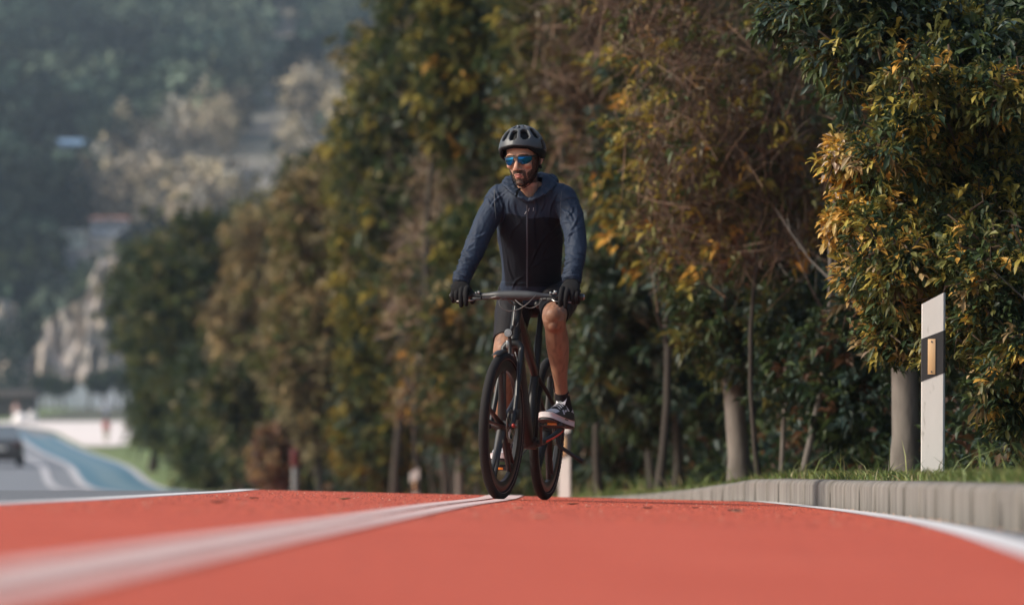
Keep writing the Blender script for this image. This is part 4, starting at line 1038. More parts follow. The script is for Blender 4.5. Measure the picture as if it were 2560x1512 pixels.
# feet
TOE = {1: P(1362, 1035, .40), -1: P(1246, 1138, .66)}
HEEL = {1: P(1417, 1052, .655), -1: P(1268, 1128, .93)}
for s in (1, -1):
    b.tube([ANK[s], HEEL[s] + Vector((0, -.03, .02))], [.026, .022], seg=12, round_caps=True)
    b.tube([HEEL[s] + Vector((0, -.03, .0)), (HEEL[s] + TOE[s]) / 2 + Vector((0, 0, -.005)), TOE[s] + Vector((0, .05, -.008))], [(.022, .018), (.024, .016), (.024, .010)], seg=12, smooth=3, side=(1, 0, 0), round_caps=True)

# ---- hands
BAR = lambda s, u: STEER @ barp(s * u)
def hand(mb, s, g=0.0):
    """s: 1 = his left hand (right in the picture); closed round the grip, two fingers over the lever"""
    us = (.232, .257, .281, .303) if s > 0 else (.240, .266, .291, .313)   # index .. little finger
    w = WR[s]
    kn = []
    for i, u in enumerate(us):
        c = BAR(s, u); kn.append(c + Vector((0, -.026 + .004 * i, .034 - .003 * i)))
    mid = (kn[1] + kn[2]) / 2
    side = Vector((1, 0, 0))
    mb.tube([w + (w - mid).normalized() * .015, w, w.lerp(mid, .35) + Vector((0, 0, .004)), w.lerp(mid, .75) + Vector((0, 0, .006)), mid + Vector((0, 0, -.002))],
            [(.027 + g, .020 + g), (.027 + g, .021 + g), (.036 + g, .019 + g), (.043 + g, .017 + g), (.041 + g, .014 + g)], seg=18, smooth=4, side=side, round_caps=True)
    mb.ball((mid + BAR(s, us[1])) / 2 + Vector((0, .012, .002)), (.036, .022, .020))
    for i, u in enumerate(us):
        c = BAR(s, u); k = kn[i]; r = (.0098, .0100, .0096, .0086)[i] + g
        if i < 2:   # reaching over the brake lever
            pts = [k + Vector((0, .02, .002)), k, c + Vector((0, -.046, .012)), c + Vector((-s * .002, -.052, -.020)), c + Vector((-s * .003, -.046, -.043 - .006 * i))]
        else:       # curled round the grip
            pts = [k + Vector((0, .02, .002)), k, c + Vector((0, -.034, .006)), c + Vector((0, -.026, -.020)), c + Vector((0, -.004, -.027)), c + Vector((0, .012, -.020))]
        mb.tube(pts, [r * 1.05, r * 1.08, r, r * .95, r * .86] + ([r * .8] if i >= 2 else []), seg=12, smooth=4, round_caps=True)
    c = BAR(s, us[0] - .018)    # thumb, from the side of the palm, under the bar
    t0 = w.lerp(kn[0], .40) + Vector((-s * .014, .0, -.008))
    mb.tube([t0, c + Vector((-s * -.004, .026, .006)), c + Vector((-s * .004, .020, -.018)), c + Vector((-s * .006, -.002, -.030))], [.014 + g, .0125 + g, .011 + g, .0095 + g], seg=12, smooth=4, round_caps=True)
for s in (1, -1): hand(b, s)
me = organic(b, .0032, 2)
pc = coords(me)
H = (np.array(HROT.transposed()) @ (pc - np.array(HC)).T).T        # head frame
head = (H[:, 2] > -.135) & (np.abs(H[:, 0]) < .11) & (np.abs(H[:, 1]) < .13)
col = np.tile(np.array([[.36, .20, .135]]), (len(pc), 1))
nv = np.array([noise.noise(Vector(p) * 14) for p in pc]); nv2 = np.array([noise.noise(Vector((p[0] * 60, p[1] * 60, p[2] * 16))) for p in pc])
col *= (1 + .10 * nv)[:, None]
leg = pc[:, 2] < .98
col[leg] *= (1 - .28 * np.clip(nv2[leg] * 2.2, 0, 1))[:, None]
col[leg] = col[leg] * [.72, .65, .58]
col[head] = (np.array([.47, .255, .175]) * (1 + .06 * nv[head])[:, None])
lips = head & (np.abs(H[:, 0]) < .017) & (H[:, 2] < -.0675) & (H[:, 2] > -.0885) & (H[:, 1] < -.076) & (np.abs(H[:, 0]) < .026 - np.abs(H[:, 2] + .078) * 1.1)
col[lips] = [.36, .135, .11]
# stubble and beard tint of the skin itself
def beard_mask(H, nz):
    ax, y, z = np.abs(H[:, 0]), H[:, 1], H[:, 2]
    jaw = (z < -.045 - .035 * np.clip((.058 - ax) / .03, 0, 1) + .003 * nz) & (z > -.150) & (y < .045)
    side = (z < .005) & (ax > .056) & (y > -.045) & (y < .012) & (z > -.10)
    mou = (np.abs(z + .060) < .0085) & (ax < .030) & (y < -.07)
    cor = (ax > .022) & (ax < .033) & (z < -.056) & (z > -.10) & (y < -.06)
    chin = (z < -.092) & (ax < .035) & (y < -.05)
    soul = (np.abs(z + .095) < .006) & (ax < .012) & (y < -.075)
    m = (jaw & (ax > .036)) | side | mou | cor | chin | soul | ((z < -.100) & (y < .02))
    return m & ~((ax < .020 - np.abs(z + .078) * 1.1) & (z < -.067) & (z > -.0895))
bmk = head & beard_mask(H, nv2 * 2) & (np.linalg.norm(H[:, :2] - [0, .02], axis=1) > .04)
neck_ = head & (H[:, 2] < -.118) & (H[:, 1] > -.03)
bmk &= ~neck_
soft = np.where(bmk, .74, 0.0)
col = col * (1 - soft[:, None]) + np.array([.045, .028, .020]) * soft[:, None]
br = head & (np.abs(H[:, 2] - .019) < .004) & (np.abs(H[:, 0]) < .056) & (np.abs(H[:, 0]) > .010) & (H[:, 1] < -.05)
col[br] = [.05, .03, .02]
setcols(me, np.clip(col, 0, 1))
rider = link("person", me, m_skin)
rider.location = BLOC; rider.rotation_euler = BROT
tag(rider, "bearded man in grey helmet, blue mirrored sunglasses and slate blue hooded jacket riding the bicycle", "person")
NV = normals(me)

# hair: short strands over the beard and temples
def strands(name, pos, nor, rs, length, w, mtl, parent, down=.6):
    n = len(pos); d = unit(nor * .6 + rs.normal(0, .35, (n, 3)) + [0, -.1, -down]); s = unit(np.cross(d, rs.normal(0, 1, (n, 3)))) * w
    L = length * rs.uniform(.5, 1.2, (n, 1)); V = np.stack([pos - s, pos + s, pos + d * L], 1).reshape(-1, 3); F = np.arange(n * 3).reshape(-1, 3)
    return link(name, npmesh(name, V, F), mtl, parent, smooth=False)
rs = np.random.RandomState(5)
bi = np.where(bmk)[0]
if len(bi):
    pk = rs.choice(bi, 9000); strands("beard", pc[pk] + rs.normal(0, .0012, (9000, 3)), NV[pk], rs, .007, .00045, m_hair, rider)
hm = head & (((H[:, 2] > -.006) & (np.abs(H[:, 0]) > .058) & (H[:, 1] > -.035) & (H[:, 1] < .01)) | ((H[:, 1] > .045) & (H[:, 2] > -.07)) | (H[:, 2] > .055))
hi_ = np.where(hm)[0]; pk = rs.choice(hi_, 6000)
strands("hair", pc[pk], NV[pk], rs, .012, .0007, m_hair, rider)

# ---- jacket
j = MB()
JT = [(1253, 1402, 727, .84, .125), (1252, 1404, 716, .825, .13), (1254, 1404, 690, .79, .128), (1251, 1407, 640, .72, .13), (1243, 1404, 580, .65, .135), (1237, 1406, 540, .60, .132), (1233, 1418, 505, .555, .115), (1244, 1410, 482, .525, .098), (1262, 1388, 464, .51, .080), (1280, 1362, 452, .50, .066)]
j.tube([tc(l, r, py, y) for l, r, py, y, d in JT], [((r - l) / 2 / 515, d) for l, r, py, y, d in JT], seg=32, smooth=4, side=(1, 0, 0))
ARM = {-1: [(1252, 494, .535, .062), (1226, 535, .485, .0585), (1200, 588, .43, .0545), (1182, 633, .375, .049), (1166, 670, .315, .0425), (1155, 695, .28, .0415), (1151, 708, .268, .0385)],
       1: [(1410, 496, .535, .062), (1428, 540, .485, .0585), (1437, 590, .43, .0535), (1440, 633, .375, .050), (1434, 670, .315, .043), (1430, 694, .28, .0455), (1428, 705, .268, .042)]}
for s in (1, -1):
    j.tube([P(a, c, y) for a, c, y, r in ARM[s]], [r for *_, r in ARM[s]], seg=20, smooth=5)
    j.ball(P(ARM[s][0][0], ARM[s][0][1], .535), (.063, .068, .062))
    j.tube([P(1320, 482, .52), P(ARM[s][0][0] - s * 4, ARM[s][0][1] - 4, .53)], [.068, .058], seg=18)
jm = organic(j, .0036, 4, .6)
p = coords(jm); nn = normals(jm)
d = np.zeros(len(p)); arm = np.zeros(len(p), bool)
for s in (1, -1):
    A = [np.array(P(a, c, y)) for a, c, y, r in ARM[s]]; best = np.full(len(p), 9.); along = np.zeros(len(p)); acc = 0
    for i in range(len(A) - 1):
        ds, t = seg_dist(p, A[i], A[i + 1]); m = ds < best; L = np.linalg.norm(A[i + 1] - A[i])
        best[m] = ds[m]; along[m] = acc + t[m] * L; acc += L
    msk = (best < .072) & (along > .05) & (s * (p[:, 0] - (.0)) > .10); arm |= msk
    f = np.clip((along - .03) / .08, 0, 1) * msk
    # diagonal folds that tighten towards the cuff
    for k in np.where(msk)[0]:
        q = p[k]; a = along[k]; fr = 8 + 52 * max(0, (a - .36)) / .2
        w = noise.noise(Vector((a * fr + q[0] * 20 * s + q[1] * 10, q[0] * 7, q[1] * 7 + 4 * s)))
        w2 = 1 - 3 * abs(noise.noise(Vector((a * fr * 1.9 - q[0] * 45 * s, q[0] * 20, q[1] * 16))))
        d[k] += f[k] * (.0022 * max(-.8, (1 - abs(w) * 3.5)) + .0010 * max(-1, w2)) * (1 + .7 * (a > .40))
tor = ~arm
for k in np.where(tor)[0]:
    q = p[k]; h = q[2]
    ridge = 1 - abs(noise.noise(Vector((q[0] * 8 + h * 3.5 * (1 if q[0] > 0.02 else -1), h * 2.2, 1.7)))) * 2.6
    up = min(1, max(0, (h - 1.15) / .2))
    d[k] += .0055 * max(-1, ridge) * (.5 + .9 * up) + .0022 * noise.noise(Vector((q[0] * 26, h * 9, q[1] * 12)))
    if h < P(1320, 708, .8).z: d[k] += .003     # hem band
# sharp drag folds: short creases on the camera side of the cloth
CR = [((1243, 478), (1258, 535), .006), ((1262, 498), (1267, 532), .005), ((1276, 500), (1285, 542), .006), ((1292, 512), (1303, 546), .005), ((1398, 480), (1374, 542), .006), ((1388, 556), (1318, 655), .006),
      ((1400, 566), (1342, 645), .005), ((1376, 640), (1322, 664), .005), ((1256, 640), (1268, 700), .004), ((1345, 500), (1336, 545), .004), ((1365, 490), (1352, 530), .004), ((1300, 560), (1270, 600), .003), ((1290, 690), (1262, 716), .004)]
rc = random.Random(44)
for s in (1, -1):
    for k_ in range(24):
        u = rc.random() ** .8 * 5.2; i = int(u); t_ = u - i; a0, a1 = ARM[s][i], ARM[s][i + 1]
        cx = a0[0] + (a1[0] - a0[0]) * t_; cy = a0[1] + (a1[1] - a0[1]) * t_; hw = (a0[3] + (a1[3] - a0[3]) * t_) * 515
        ang = rc.uniform(-.5, .5) + (.45 * s if i < 3 else 0) + (math.pi / 2 * (rc.random() < .2 and i < 3)); ln = hw * rc.uniform(.5, 1.1); ox = rc.uniform(-.4, .4) * hw
        CR.append(((cx + ox - ln * math.cos(ang), cy - ln * math.sin(ang)), (cx + ox + ln * math.cos(ang), cy + ln * math.sin(ang)), rc.choice([.0032, .0045, .0026]) * (1 if i < 4 else .8)))
front = nn[:, 1] < .35
for (q0, q1, amp) in CR:
    A0 = P(q0[0], q0[1], .5); A1 = P(q1[0], q1[1], .5); mid_ = (A0 + A1) / 2
    # curved: bow the crease a little
    a2 = np.array([A0.x, A0.z]); b2 = np.array([A1.x, A1.z]); ab = b2 - a2; L2 = (ab @ ab) + 1e-9
    pz = p[:, [0, 2]].copy(); pz[:, 0] -= (p[:, 1] - .5) * .0; pe = pz - a2; tt = np.clip((pe @ ab) / L2, 0, 1)
    # allow for the depth of the cloth: compare in the camera's view
    bow = .010 * np.sin(tt * math.pi) * (1 if int(q0[0]) % 2 else -1)
    perp = np.array([-ab[1], ab[0]]) / math.sqrt(L2)
    dist = (pe - tt[:, None] * ab) @ perp - bow; far = np.linalg.norm(pe - tt[:, None] * ab, axis=1)
    wdt = .0055; prof_ = np.exp(-(dist / wdt) ** 2) - .6 * np.exp(-((dist - .010) / .006) ** 2)
    d += np.where(front & (far < .04), amp * prof_ * np.sin(np.clip(tt, .03, .97) * math.pi) ** .6, 0)
p2 = p + nn * d[:, None]; setcoords(jm, p2)
# lower front and side panels are the darker jersey
zsplit = P(1320, 547, .47).z
fc = np.empty(len(jm.polygons) * 3, np.float32); jm.polygons.foreach_get("center", fc); fc = fc.reshape(-1, 3)
xm = P(1320, 560, .5).x
arm_v = arm; lv = np.empty(len(jm.loops), np.int32); jm.loops.foreach_get("vertex_index", lv); ls = np.empty(len(jm.polygons), np.int32); jm.polygons.foreach_get("loop_start", ls)
farm = arm_v[lv[ls]]
side_edge = np.interp(fc[:, 2], [P(0, 722, .8).z, P(0, 600, .6).z], [P(1262, 700, .7).x, P(1249, 600, .55).x])
mi = np.where((~farm) & (fc[:, 2] < zsplit + .012 * np.sin((fc[:, 0] - xm) * 16) ** 2 + .010 * (fc[:, 0] < xm)) & (fc[:, 2] > P(1300, 716, .72).z) & (fc[:, 0] > side_edge), 1, 0)
jm.polygons.foreach_set("material_index", mi.astype(np.int32))
jacket = link("jacket", jm, [m_jkt, m_jdk], rider)
# cut the neck opening
bm = bmesh.new(); bm.from_mesh(jm)
NC = P(1320, 470, .47)
dele = [v for v in bm.verts if (v.co - P(1318, 452, .45)).length < .072 or (v.co - P(1319, 478, .425)).length < .038]
bmesh.ops.delete(bm, geom=dele, context='VERTS'); bm.to_mesh(jm); bm.free()
jm.polygons.foreach_set("use_smooth", [True] * len(jm.polygons))
# hood bunched round the neck: two folded rolls meeting in a V at the zip
h = MB()
ring = [(1321, 502, .425, .008, .014), (1300, 488, .425, .010, .024), (1281, 468, .455, .012, .032), (1273, 454, .51, .014, .034), (1290, 446, .57, .018, .032), (1330, 444, .59, .020, .032), (1362, 444, .57, .019, .034), (1374, 456, .51, .015, .036), (1362, 474, .455, .013, .034), (1343, 490, .425, .010, .024), (1321, 502, .425, .008, .014)]
h.tube([P(a, c, y) for a, c, y, r, r2 in ring], [(r, r2) for *_, r, r2 in ring], seg=14, smooth=6, side=(0, -.35, 1))
ring2 = [(1384, 458, .55, .013), (1388, 454, .57, .015), (1384, 448, .60, .016), (1370, 444, .64, .022), (1320, 440, .66, .022)]
h.tube([P(a, c, y) for a, c, y, r in ring2], [r for *_, r in ring2], seg=12, smooth=5, round_caps=True)
hm_ = organic(h, .004, 2)
p = coords(hm_); nn = normals(hm_)
dd = np.array([.0050 * (1 - abs(noise.noise(Vector((q[0] * 26 + q[2] * 30, q[1] * 22, q[2] * 20)))) * 2.5) + .003 * noise.noise(Vector(q) * 70) for q in p]); setcoords(hm_, p + nn * dd[:, None])
link("hood", hm_, m_jkt, jacket)
# zip, cords
def surf(px, py):       # front surface of the jacket at a photo position
    c = BMI @ Vector((0, 0, EYE)); dr = (BMI.to_3x3() @ Vector(((px - 1280) / FPX, 1, (1190 - py) / FPX))).normalized()
    hit, loc, nrm, idx = jacket.ray_cast(c, dr); return (loc - dr * .001) if hit else P(px, py, .5)
bpy.context.view_layer.update()
z = MB(); z.tube([surf(1318, y_) for y_ in range(512, 722, 9)], [(.0042, .0025)] * len(range(512, 722, 9)), seg=8, smooth=2, side=(1, 0, 0)); z.build("zip", m_zip, jacket)
z = MB(); z.tube([surf(1316, 528), surf(1312, 535)], .002, seg=6); z.tube([surf(1323, 520), surf(1321, 528)], .0015, seg=6); z.tube([surf(1334, 519), surf(1333, 527)], .0015, seg=6); z.build("drawcord", m_cord, jacket)
for pts in ([(1236, 475), (1236, 500), (1238, 525), (1240, 548)], [(1405, 478), (1402, 505), (1401, 530), (1402, 552)]):
    z = MB(); z.tube([surf(*q) for q in pts], .0016, seg=6, smooth=5); z.build("seam", m_zip, jacket)
for s in (1, -1):
    A = ARM[s]; c = P(*A[-1][:3]); c0 = P(*A[-2][:3]); t = (c - c0).normalized()
    z = MB(); z.tube([c - t * .012, c - t * .002, c + t * .004, c + t * .003], [A[-1][3] * .93, A[-1][3] * .96, A[-1][3] * .90, A[-1][3] * .6], seg=24); o = z.build("cuff", m_jkt, jacket)

# ---- shorts
sh_ = MB()
for s in (1, -1):
    k, hi = KNEE[s], HIP[s]; e = .84 if s > 0 else .82
    sh_.tube([hi + Vector((0, .02, 0)), hi.lerp(k, .3), hi.lerp(k, .6), hi.lerp(k, e)], [(.092, .098), (.090, .090), (.077, .080), (.067, .068)], seg=24, smooth=5)
    sh_.ball(hi, (.098, .105, .10))
sh_.tube([(HIP[1] + HIP[-1]) / 2 + Vector((-.06, .02, 0)), (HIP[1] + HIP[-1]) / 2 + Vector((.06, .02, 0))], .105, seg=20, round_caps=True)
sm = organic(sh_, .005, 3)
p = coords(sm); nn = normals(sm)
setcoords(sm, p + nn * np.array([.0022 * (1 - abs(noise.noise(Vector((q[0] * 12, q[1] * 14, q[2] * 12)))) * 2.5) for q in p])[:, None])
shorts = link("shorts", sm, m_short, rider)
for s in (1, -1):
    k, hi = KNEE[s], HIP[s]; e = .84 if s > 0 else .82; z = MB(); z.tube([hi.lerp(k, e - .09), hi.lerp(k, e + .005)], [(.0725, .0735), (.0675, .0685)], seg=32); z.build("hem_band", m_short, shorts)

# ---- gloves
for s in (1, -1):
    g = MB(); hand(g, s, .0028); gm = organic(g, .0026, 2); gl = link("glove", gm, m_glove, rider)
z = MB(); z.box(BAR(1, .262) + Vector((.02, -.004, .052)), (.014, .004, .004), Matrix.Rotation(R(-25), 3, 'Y')); z.build("glove_tab", m_cord, gl)

# ---- helmet
def helmet():
    c0 = Vector((-.004, .010, .036)); rad = Vector((.112, .142, .128))
    def pt(az, el, k=1.0):
        # az 0 = front (-y), positive towards his left; slight ridge pattern
        ce = math.cos(el); rr = 1 + .018 * math.cos(az * 4.5) * max(0, math.sin(el * 2))
        return Vector((math.sin(az) * ce * rad.x * rr * k, -math.cos(az) * ce * rad.y * rr * k, math.sin(el) * rad.z * k)) + c0
    daz, de = 4, 3.0; naz = 90
    def edge(az):   # lower edge elevation in degrees
        a = abs((math.degrees(az) + 180) % 360 - 180)
        return np.interp(a, [0, 40, 70, 95, 130, 180], [13, 8, -9, -22, -32, -36])
    def band(az):  # height of the black rim; raised at sides and back to paint shade
        a = abs((math.degrees(az) + 180) % 360 - 180); return float(np.interp(a, [0, 40, 62, 90, 180], [3.5, 4, 10, 22, 26]))
    vents = []
    for cz in (0, 38, 76): 
        vents += [(cz, 12.5 if cz == 0 else 13.5, 28, 58, .35)]
    for cz in (118, 150): vents += [(cz, 9, 8, 50, 0)]
    vents += [(19, 7, 64, 78, 0), (57, 9, 64, 77, 0), (100, 9, 62, 76, 0), (140, 9, 60, 76, 0), (92, 10, 2, 22, 0)]
    def vent(az, el):
        a = (math.degrees(az) + 180) % 360 - 180; e = math.degrees(el)
        for cz, w, e0, e1, sk in vents:
            for sg in ((1, -1) if cz else (1,)):
                cc = cz * sg; x = (a - cc) / w; y = (e - (e0 + e1) / 2) / ((e1 - e0) / 2)
                if abs(x) ** 3 + abs(y) ** 3 < 1: return True
        return False
    nel = 36
    out = []
    for kind in ("shell", "lower", "foam"):
        V = []; F = []; k = 1.0 if kind == "shell" else (1.0 if kind == "lower" else .86)
        for i in range(naz):
            az = R(daz * i); e0 = R(edge(az))
            eb = R(edge(az) + band(az)) if kind == "shell" else (e0 if kind == "lower" else e0 - R(2))
            e1 = R(90) if kind != "lower" else R(edge(az) + band(az))
            ne = nel if kind != "lower" else 5
            for jx in range(ne + 1):
                el = eb + (e1 - eb) * jx / ne; q = pt(az, el, k if kind != "lower" else .985 - .04 * (1 - jx / ne)); V.append(HC + HROT @ q)
        m = (nel if kind != "lower" else 5) + 1
        for i in range(naz):
            az = R(daz * (i + .5))
            for jx in range(m - 1):
                eb = R(edge(az) + band(az)) if kind == "shell" else 0; el = eb + (R(90) - eb) * (jx + .5) / nel
                if kind == "shell" and vent(az, el): continue
                i2 = (i + 1) % naz; F.append((i * m + jx, i2 * m + jx, i2 * m + jx + 1, i * m + jx + 1))
        mb = MB().add(V, F); me = mb.mesh("helmet_" + kind)
        out.append(me)
    o = link("helmet", out[0], m_helm, rider)
    md = o.modifiers.new("th", 'SOLIDIFY'); md.thickness = .016; md.offset = -1
    md = o.modifiers.new("sub", 'SUBSURF'); md.levels = 1; md.render_levels = 2
    o2 = link("helmet_rim", out[1], m_helmb, o); md = o2.modifiers.new("th", 'SOLIDIFY'); md.thickness = .018; md.offset = -1; o2.modifiers.new("sub", 'SUBSURF').render_levels = 1
    o3 = link("helmet_liner", out[2], m_helmb, o)
    # small pale maker's marks on the brow
    z = MB()
    for dx in (-.004, .004):
        q = HC + HROT @ pt(R(6) + dx * 6, R(70), 1.035); z.box(q, (.0035, .006, .007), HROT, bev=.0008)
    z.build("helmet_mark", m_cord, o)
    # straps
    z = MB()
    for s in (1, -1):
        z.tube([hp(s * .078, -.030, .050), hp(s * .079, -.006, -.010), hp(s * .074, .004, -.045), hp(s * .062, -.010, -.085), hp(s * .040, -.040, -.122), hp(s * .012, -.060, -.140)], [(.008, .0012)] * 6, seg=6, smooth=4, side=(0, 1, 0))
        z.tube([hp(s * .078, .06, .02), hp(s * .080, .04, -.02), hp(s * .075, .008, -.045)], [(.007, .0012)] * 3, seg=6, smooth=4, side=(0, 1, 0))
    z.tube([hp(.012, -.060, -.140), hp(-.012, -.060, -.140)], [(.009, .0015)] * 2, seg=6, side=(0, 1, 0))
    z.tube([hp(-.004, -.060, -.140), hp(-.012, -.075, -.150), hp(-.020, -.085, -.175)], [(.006, .0012)] * 3, seg=6, smooth=4, side=(0, 0, 1))
    z.tube([hp(.078, .012, -.035), hp(.082, .014, -.052)], .007, seg=8)
    z.build("chin_strap", m_helmb, o)
helmet()

# ---- sunglasses
def glasses():
    def gp(x, z, k=0): # wrap surface
        return hp(x, -.104 - k + 6.8 * x * x + 40 * x ** 4 * 10, z)
    z = MB()
    xs = np.linspace(-.070, .070, 29)
    z.tube([gp(x, .016 - .004 * abs(x) / .07 + (.0015 if abs(x) > .01 else -.003), .001) for x in xs], [(.0032, .0022)] * 29, seg=8, side=(0, 0, 1))
    for s in (1, -1):
        z.tube([gp(s * .070, .010), hp(s * .079, -.03, .010), hp(s * .080, .015, .008)], [(.005, .002), (.005, .0015), (.004, .0015)], seg=8, smooth=4, side=(0, 0, 1))
        z.tube([gp(s * .011, .012, .001), gp(s * .015, -.006, .001), gp(s * .026, -.024, .001)], .0018, seg=6, smooth=4)
    z.tube([gp(-.012, .010), gp(0, .007, .001), gp(.012, .010)], .003, seg=8, smooth=3)
    gf = z.build("sunglasses", m_blk, rider)
    for s in (1, -1):
        V = []; F = []; nx, nz = 16, 8
        for i in range(nx + 1):
            x = .009 + .061 * i / nx
            top = .016 - .003 * i / nx; t = i / nx
            bot = -.008 - .017 * math.sin(min(1, t * 2.2 + .15) * math.pi / 2) ** 1.2 if t < .5 else -.025 + .020 * ((t - .5) / .5) ** 2.2
            for jz in range(nz + 1): V.append(gp(s * x, top + (bot - top) * jz / nz, -.0005 + .002 * math.sin(math.pi * jz / nz)))
        for i in range(nx):
            for jz in range(nz): a = i * (nz + 1) + jz; F.append((a, a + nz + 1, a + nz + 2, a + 1))
        o = MB().add(V, F).build("lens", m_glass, gf); o.modifiers.new("th", 'SOLIDIFY').thickness = .0015
glasses()

# ---- shoes and socks
def shoe(s):
    toe, heel = TOE[s], HEEL[s]; fw = (toe - heel); fw.z = 0; fwn = fw.normalized(); d = (toe - heel).normalized()
    sd = d.cross(Vector((0, 0, 1))).normalized() * -1; up = sd.cross(d) * -1
    if up.z < 0: up = -up
    sd = Vector((0, 0, 1)).cross(d).normalized(); up = d.cross(sd).normalized()
    O = heel - d * .030 - up * .030; L = .285
    def Q(t, x, z): return O + d * (t * L) + sd * x + up * z
    sec = [(0, .026, .085), (.04, .034, .108), (.14, .038, .118), (.25, .039, .120), (.38, .041, .112), (.50, .044, .094), (.62, .048, .078), (.75, .050, .064), (.87, .047, .051), (.95, .037, .040), (1.0, .018, .028)]
    def width(t): return float(np.interp(t, [q[0] for q in sec], [q[1] for q in sec]))
    def top(t): return float(np.interp(t, [q[0] for q in sec], [q[2] for q in sec]))
    V = []; F = []; n = 44; m = 22
    for i in range(n + 1):
        t = i / n; w = width(t); h = top(t)
        for k in range(m + 1):
            a = math.pi * k / m; c, sn = math.cos(a), math.sin(a)
            narrow = 1 - .42 * max(0, sn) ** 1.5 * np.interp(t, [0, .3, .6, 1], [1, 1, .6, .2])
            V.append(Q(t, w * math.copysign(abs(c) ** .7, c) * narrow, .022 + (h - .022) * sn ** .75))
    for i in range(n):
        for k in range(m): a = i * (m + 1) + k; F.append((a, a + m + 1, a + m + 2, a + 1))
    mb = MB()
    for f in F: pass
    mb.add(V, F); mis = []
    for f in F:
        i, k = divmod(f[0], m + 1); t = i / n; u = abs(k - m / 2) / (m / 2)      # u 0 at the top, 1 at the sole
        white = (.70 < t < .86 and u < .60) or (.88 < t < .93 and u < .75) or (.50 < t < .58 and .55 < u < .85) or (.06 < t < .36 and .34 < u < .74) or (.16 < t < .26 and u < .2) or (.40 < t < .50 and .68 < u < .8)
        mis.append(1 if white else 0)
    mb.M = mis
    mb.F.append(tuple(range(0, m + 1))); mb.M.append(0)
    mb.F.append(tuple(reversed(range(n * (m + 1), (n + 1) * (m + 1))))); mb.M.append(0)
    o = mb.build("shoe", [m_sb, m_sw], rider, auto=False)
    # rubber sole
    for nm, z0, z1, ex, mt in (("sole", .004, .030, .004, m_sole), ("outsole", -.006, .004, .001, m_sb)):
        V = []; F = []; ol = []
        ts = [0, .01, .03, .08, .16, .28, .40, .5, .6, .7, .8, .87, .92, .96, .99, 1.0]
        for sgn in (1, -1):
            for t in (ts if sgn > 0 else ts[::-1]):
                w = np.interp(t, [0, .01, .04, .12, .3, .45, .6, .75, .88, .95, .99, 1], [.006, .018, .031, .037, .036, .037, .044, .049, .046, .036, .020, .008]) + ex
                ol.append((t * (1 + 2 * ex / L) - ex / L, sgn * w))
        nO = len(ol)
        for lv_, (zz, e) in enumerate(((z0, -.002), (z0 + .003, 0), (z1 - .002, 0), (z1, -.002))):
            for (t, x) in ol:
                spring = .012 * max(0, (t - .75) / .25) ** 2
                V.append(Q(t, x + math.copysign(e, x), zz + spring))
        for r_ in range(3):
            for i in range(nO): F.append((r_ * nO + i, r_ * nO + (i + 1) % nO, (r_ + 1) * nO + (i + 1) % nO, (r_ + 1) * nO + i))
        F.append(tuple(range(nO))); F.append(tuple(reversed(range(3 * nO, 4 * nO))))
        MB().add(V, F).build(nm, mt, o)
    lc = MB()
    for i in range(5):
        t = .62 - .065 * i; h = top(t) + .004; w = .020 - .001 * i
        lc.tube([Q(t - .01, -w - .006, h - .012), Q(t, -w * .5, h + .001), Q(t, w * .5, h + .001), Q(t - .01, w + .006, h - .012)], [(.0055, .0022)] * 4, seg=6, smooth=3, side=tuple(d))
    lc.build("lace", m_sw, o)
    tg = MB(); tg.tube([Q(.42, 0, .100), Q(.39, 0, .128), Q(.365, 0, .150), Q(.355, 0, .160)], [(.024, .004), (.027, .004), (.026, .004), (.018, .003)], seg=12, smooth=4, side=tuple(sd), round_caps=False); t_ = tg.build("tongue", m_sw, o)
    lg = MB(); lg.tube([Q(.385, -.010, .143), Q(.390, -.002, .146), Q(.388, .006, .140), Q(.400, .012, .135)], [.0006, .0018, .0022, .0006], seg=6, smooth=4); lg.build("tongue_mark", m_sb, t_)
    cl = MB(); cl.tube([Q(.10, 0, .085), Q(.13, 0, .104), Q(.14, 0, .112)], [(.031, .040), (.033, .042), (.034, .043)], seg=20, side=tuple(sd)); 
    a = ANK[s]
    k = MB(); k.tube([a + (KNEE[s] - a).normalized() * .012, a, Q(.20, 0, .075)], [(.0325, .037), (.034, .039), (.036, .042)], seg=22, side=(1, 0, 0)); k.build("sock", m_short, rider)
    return o
shoe(1); shoe(-1)
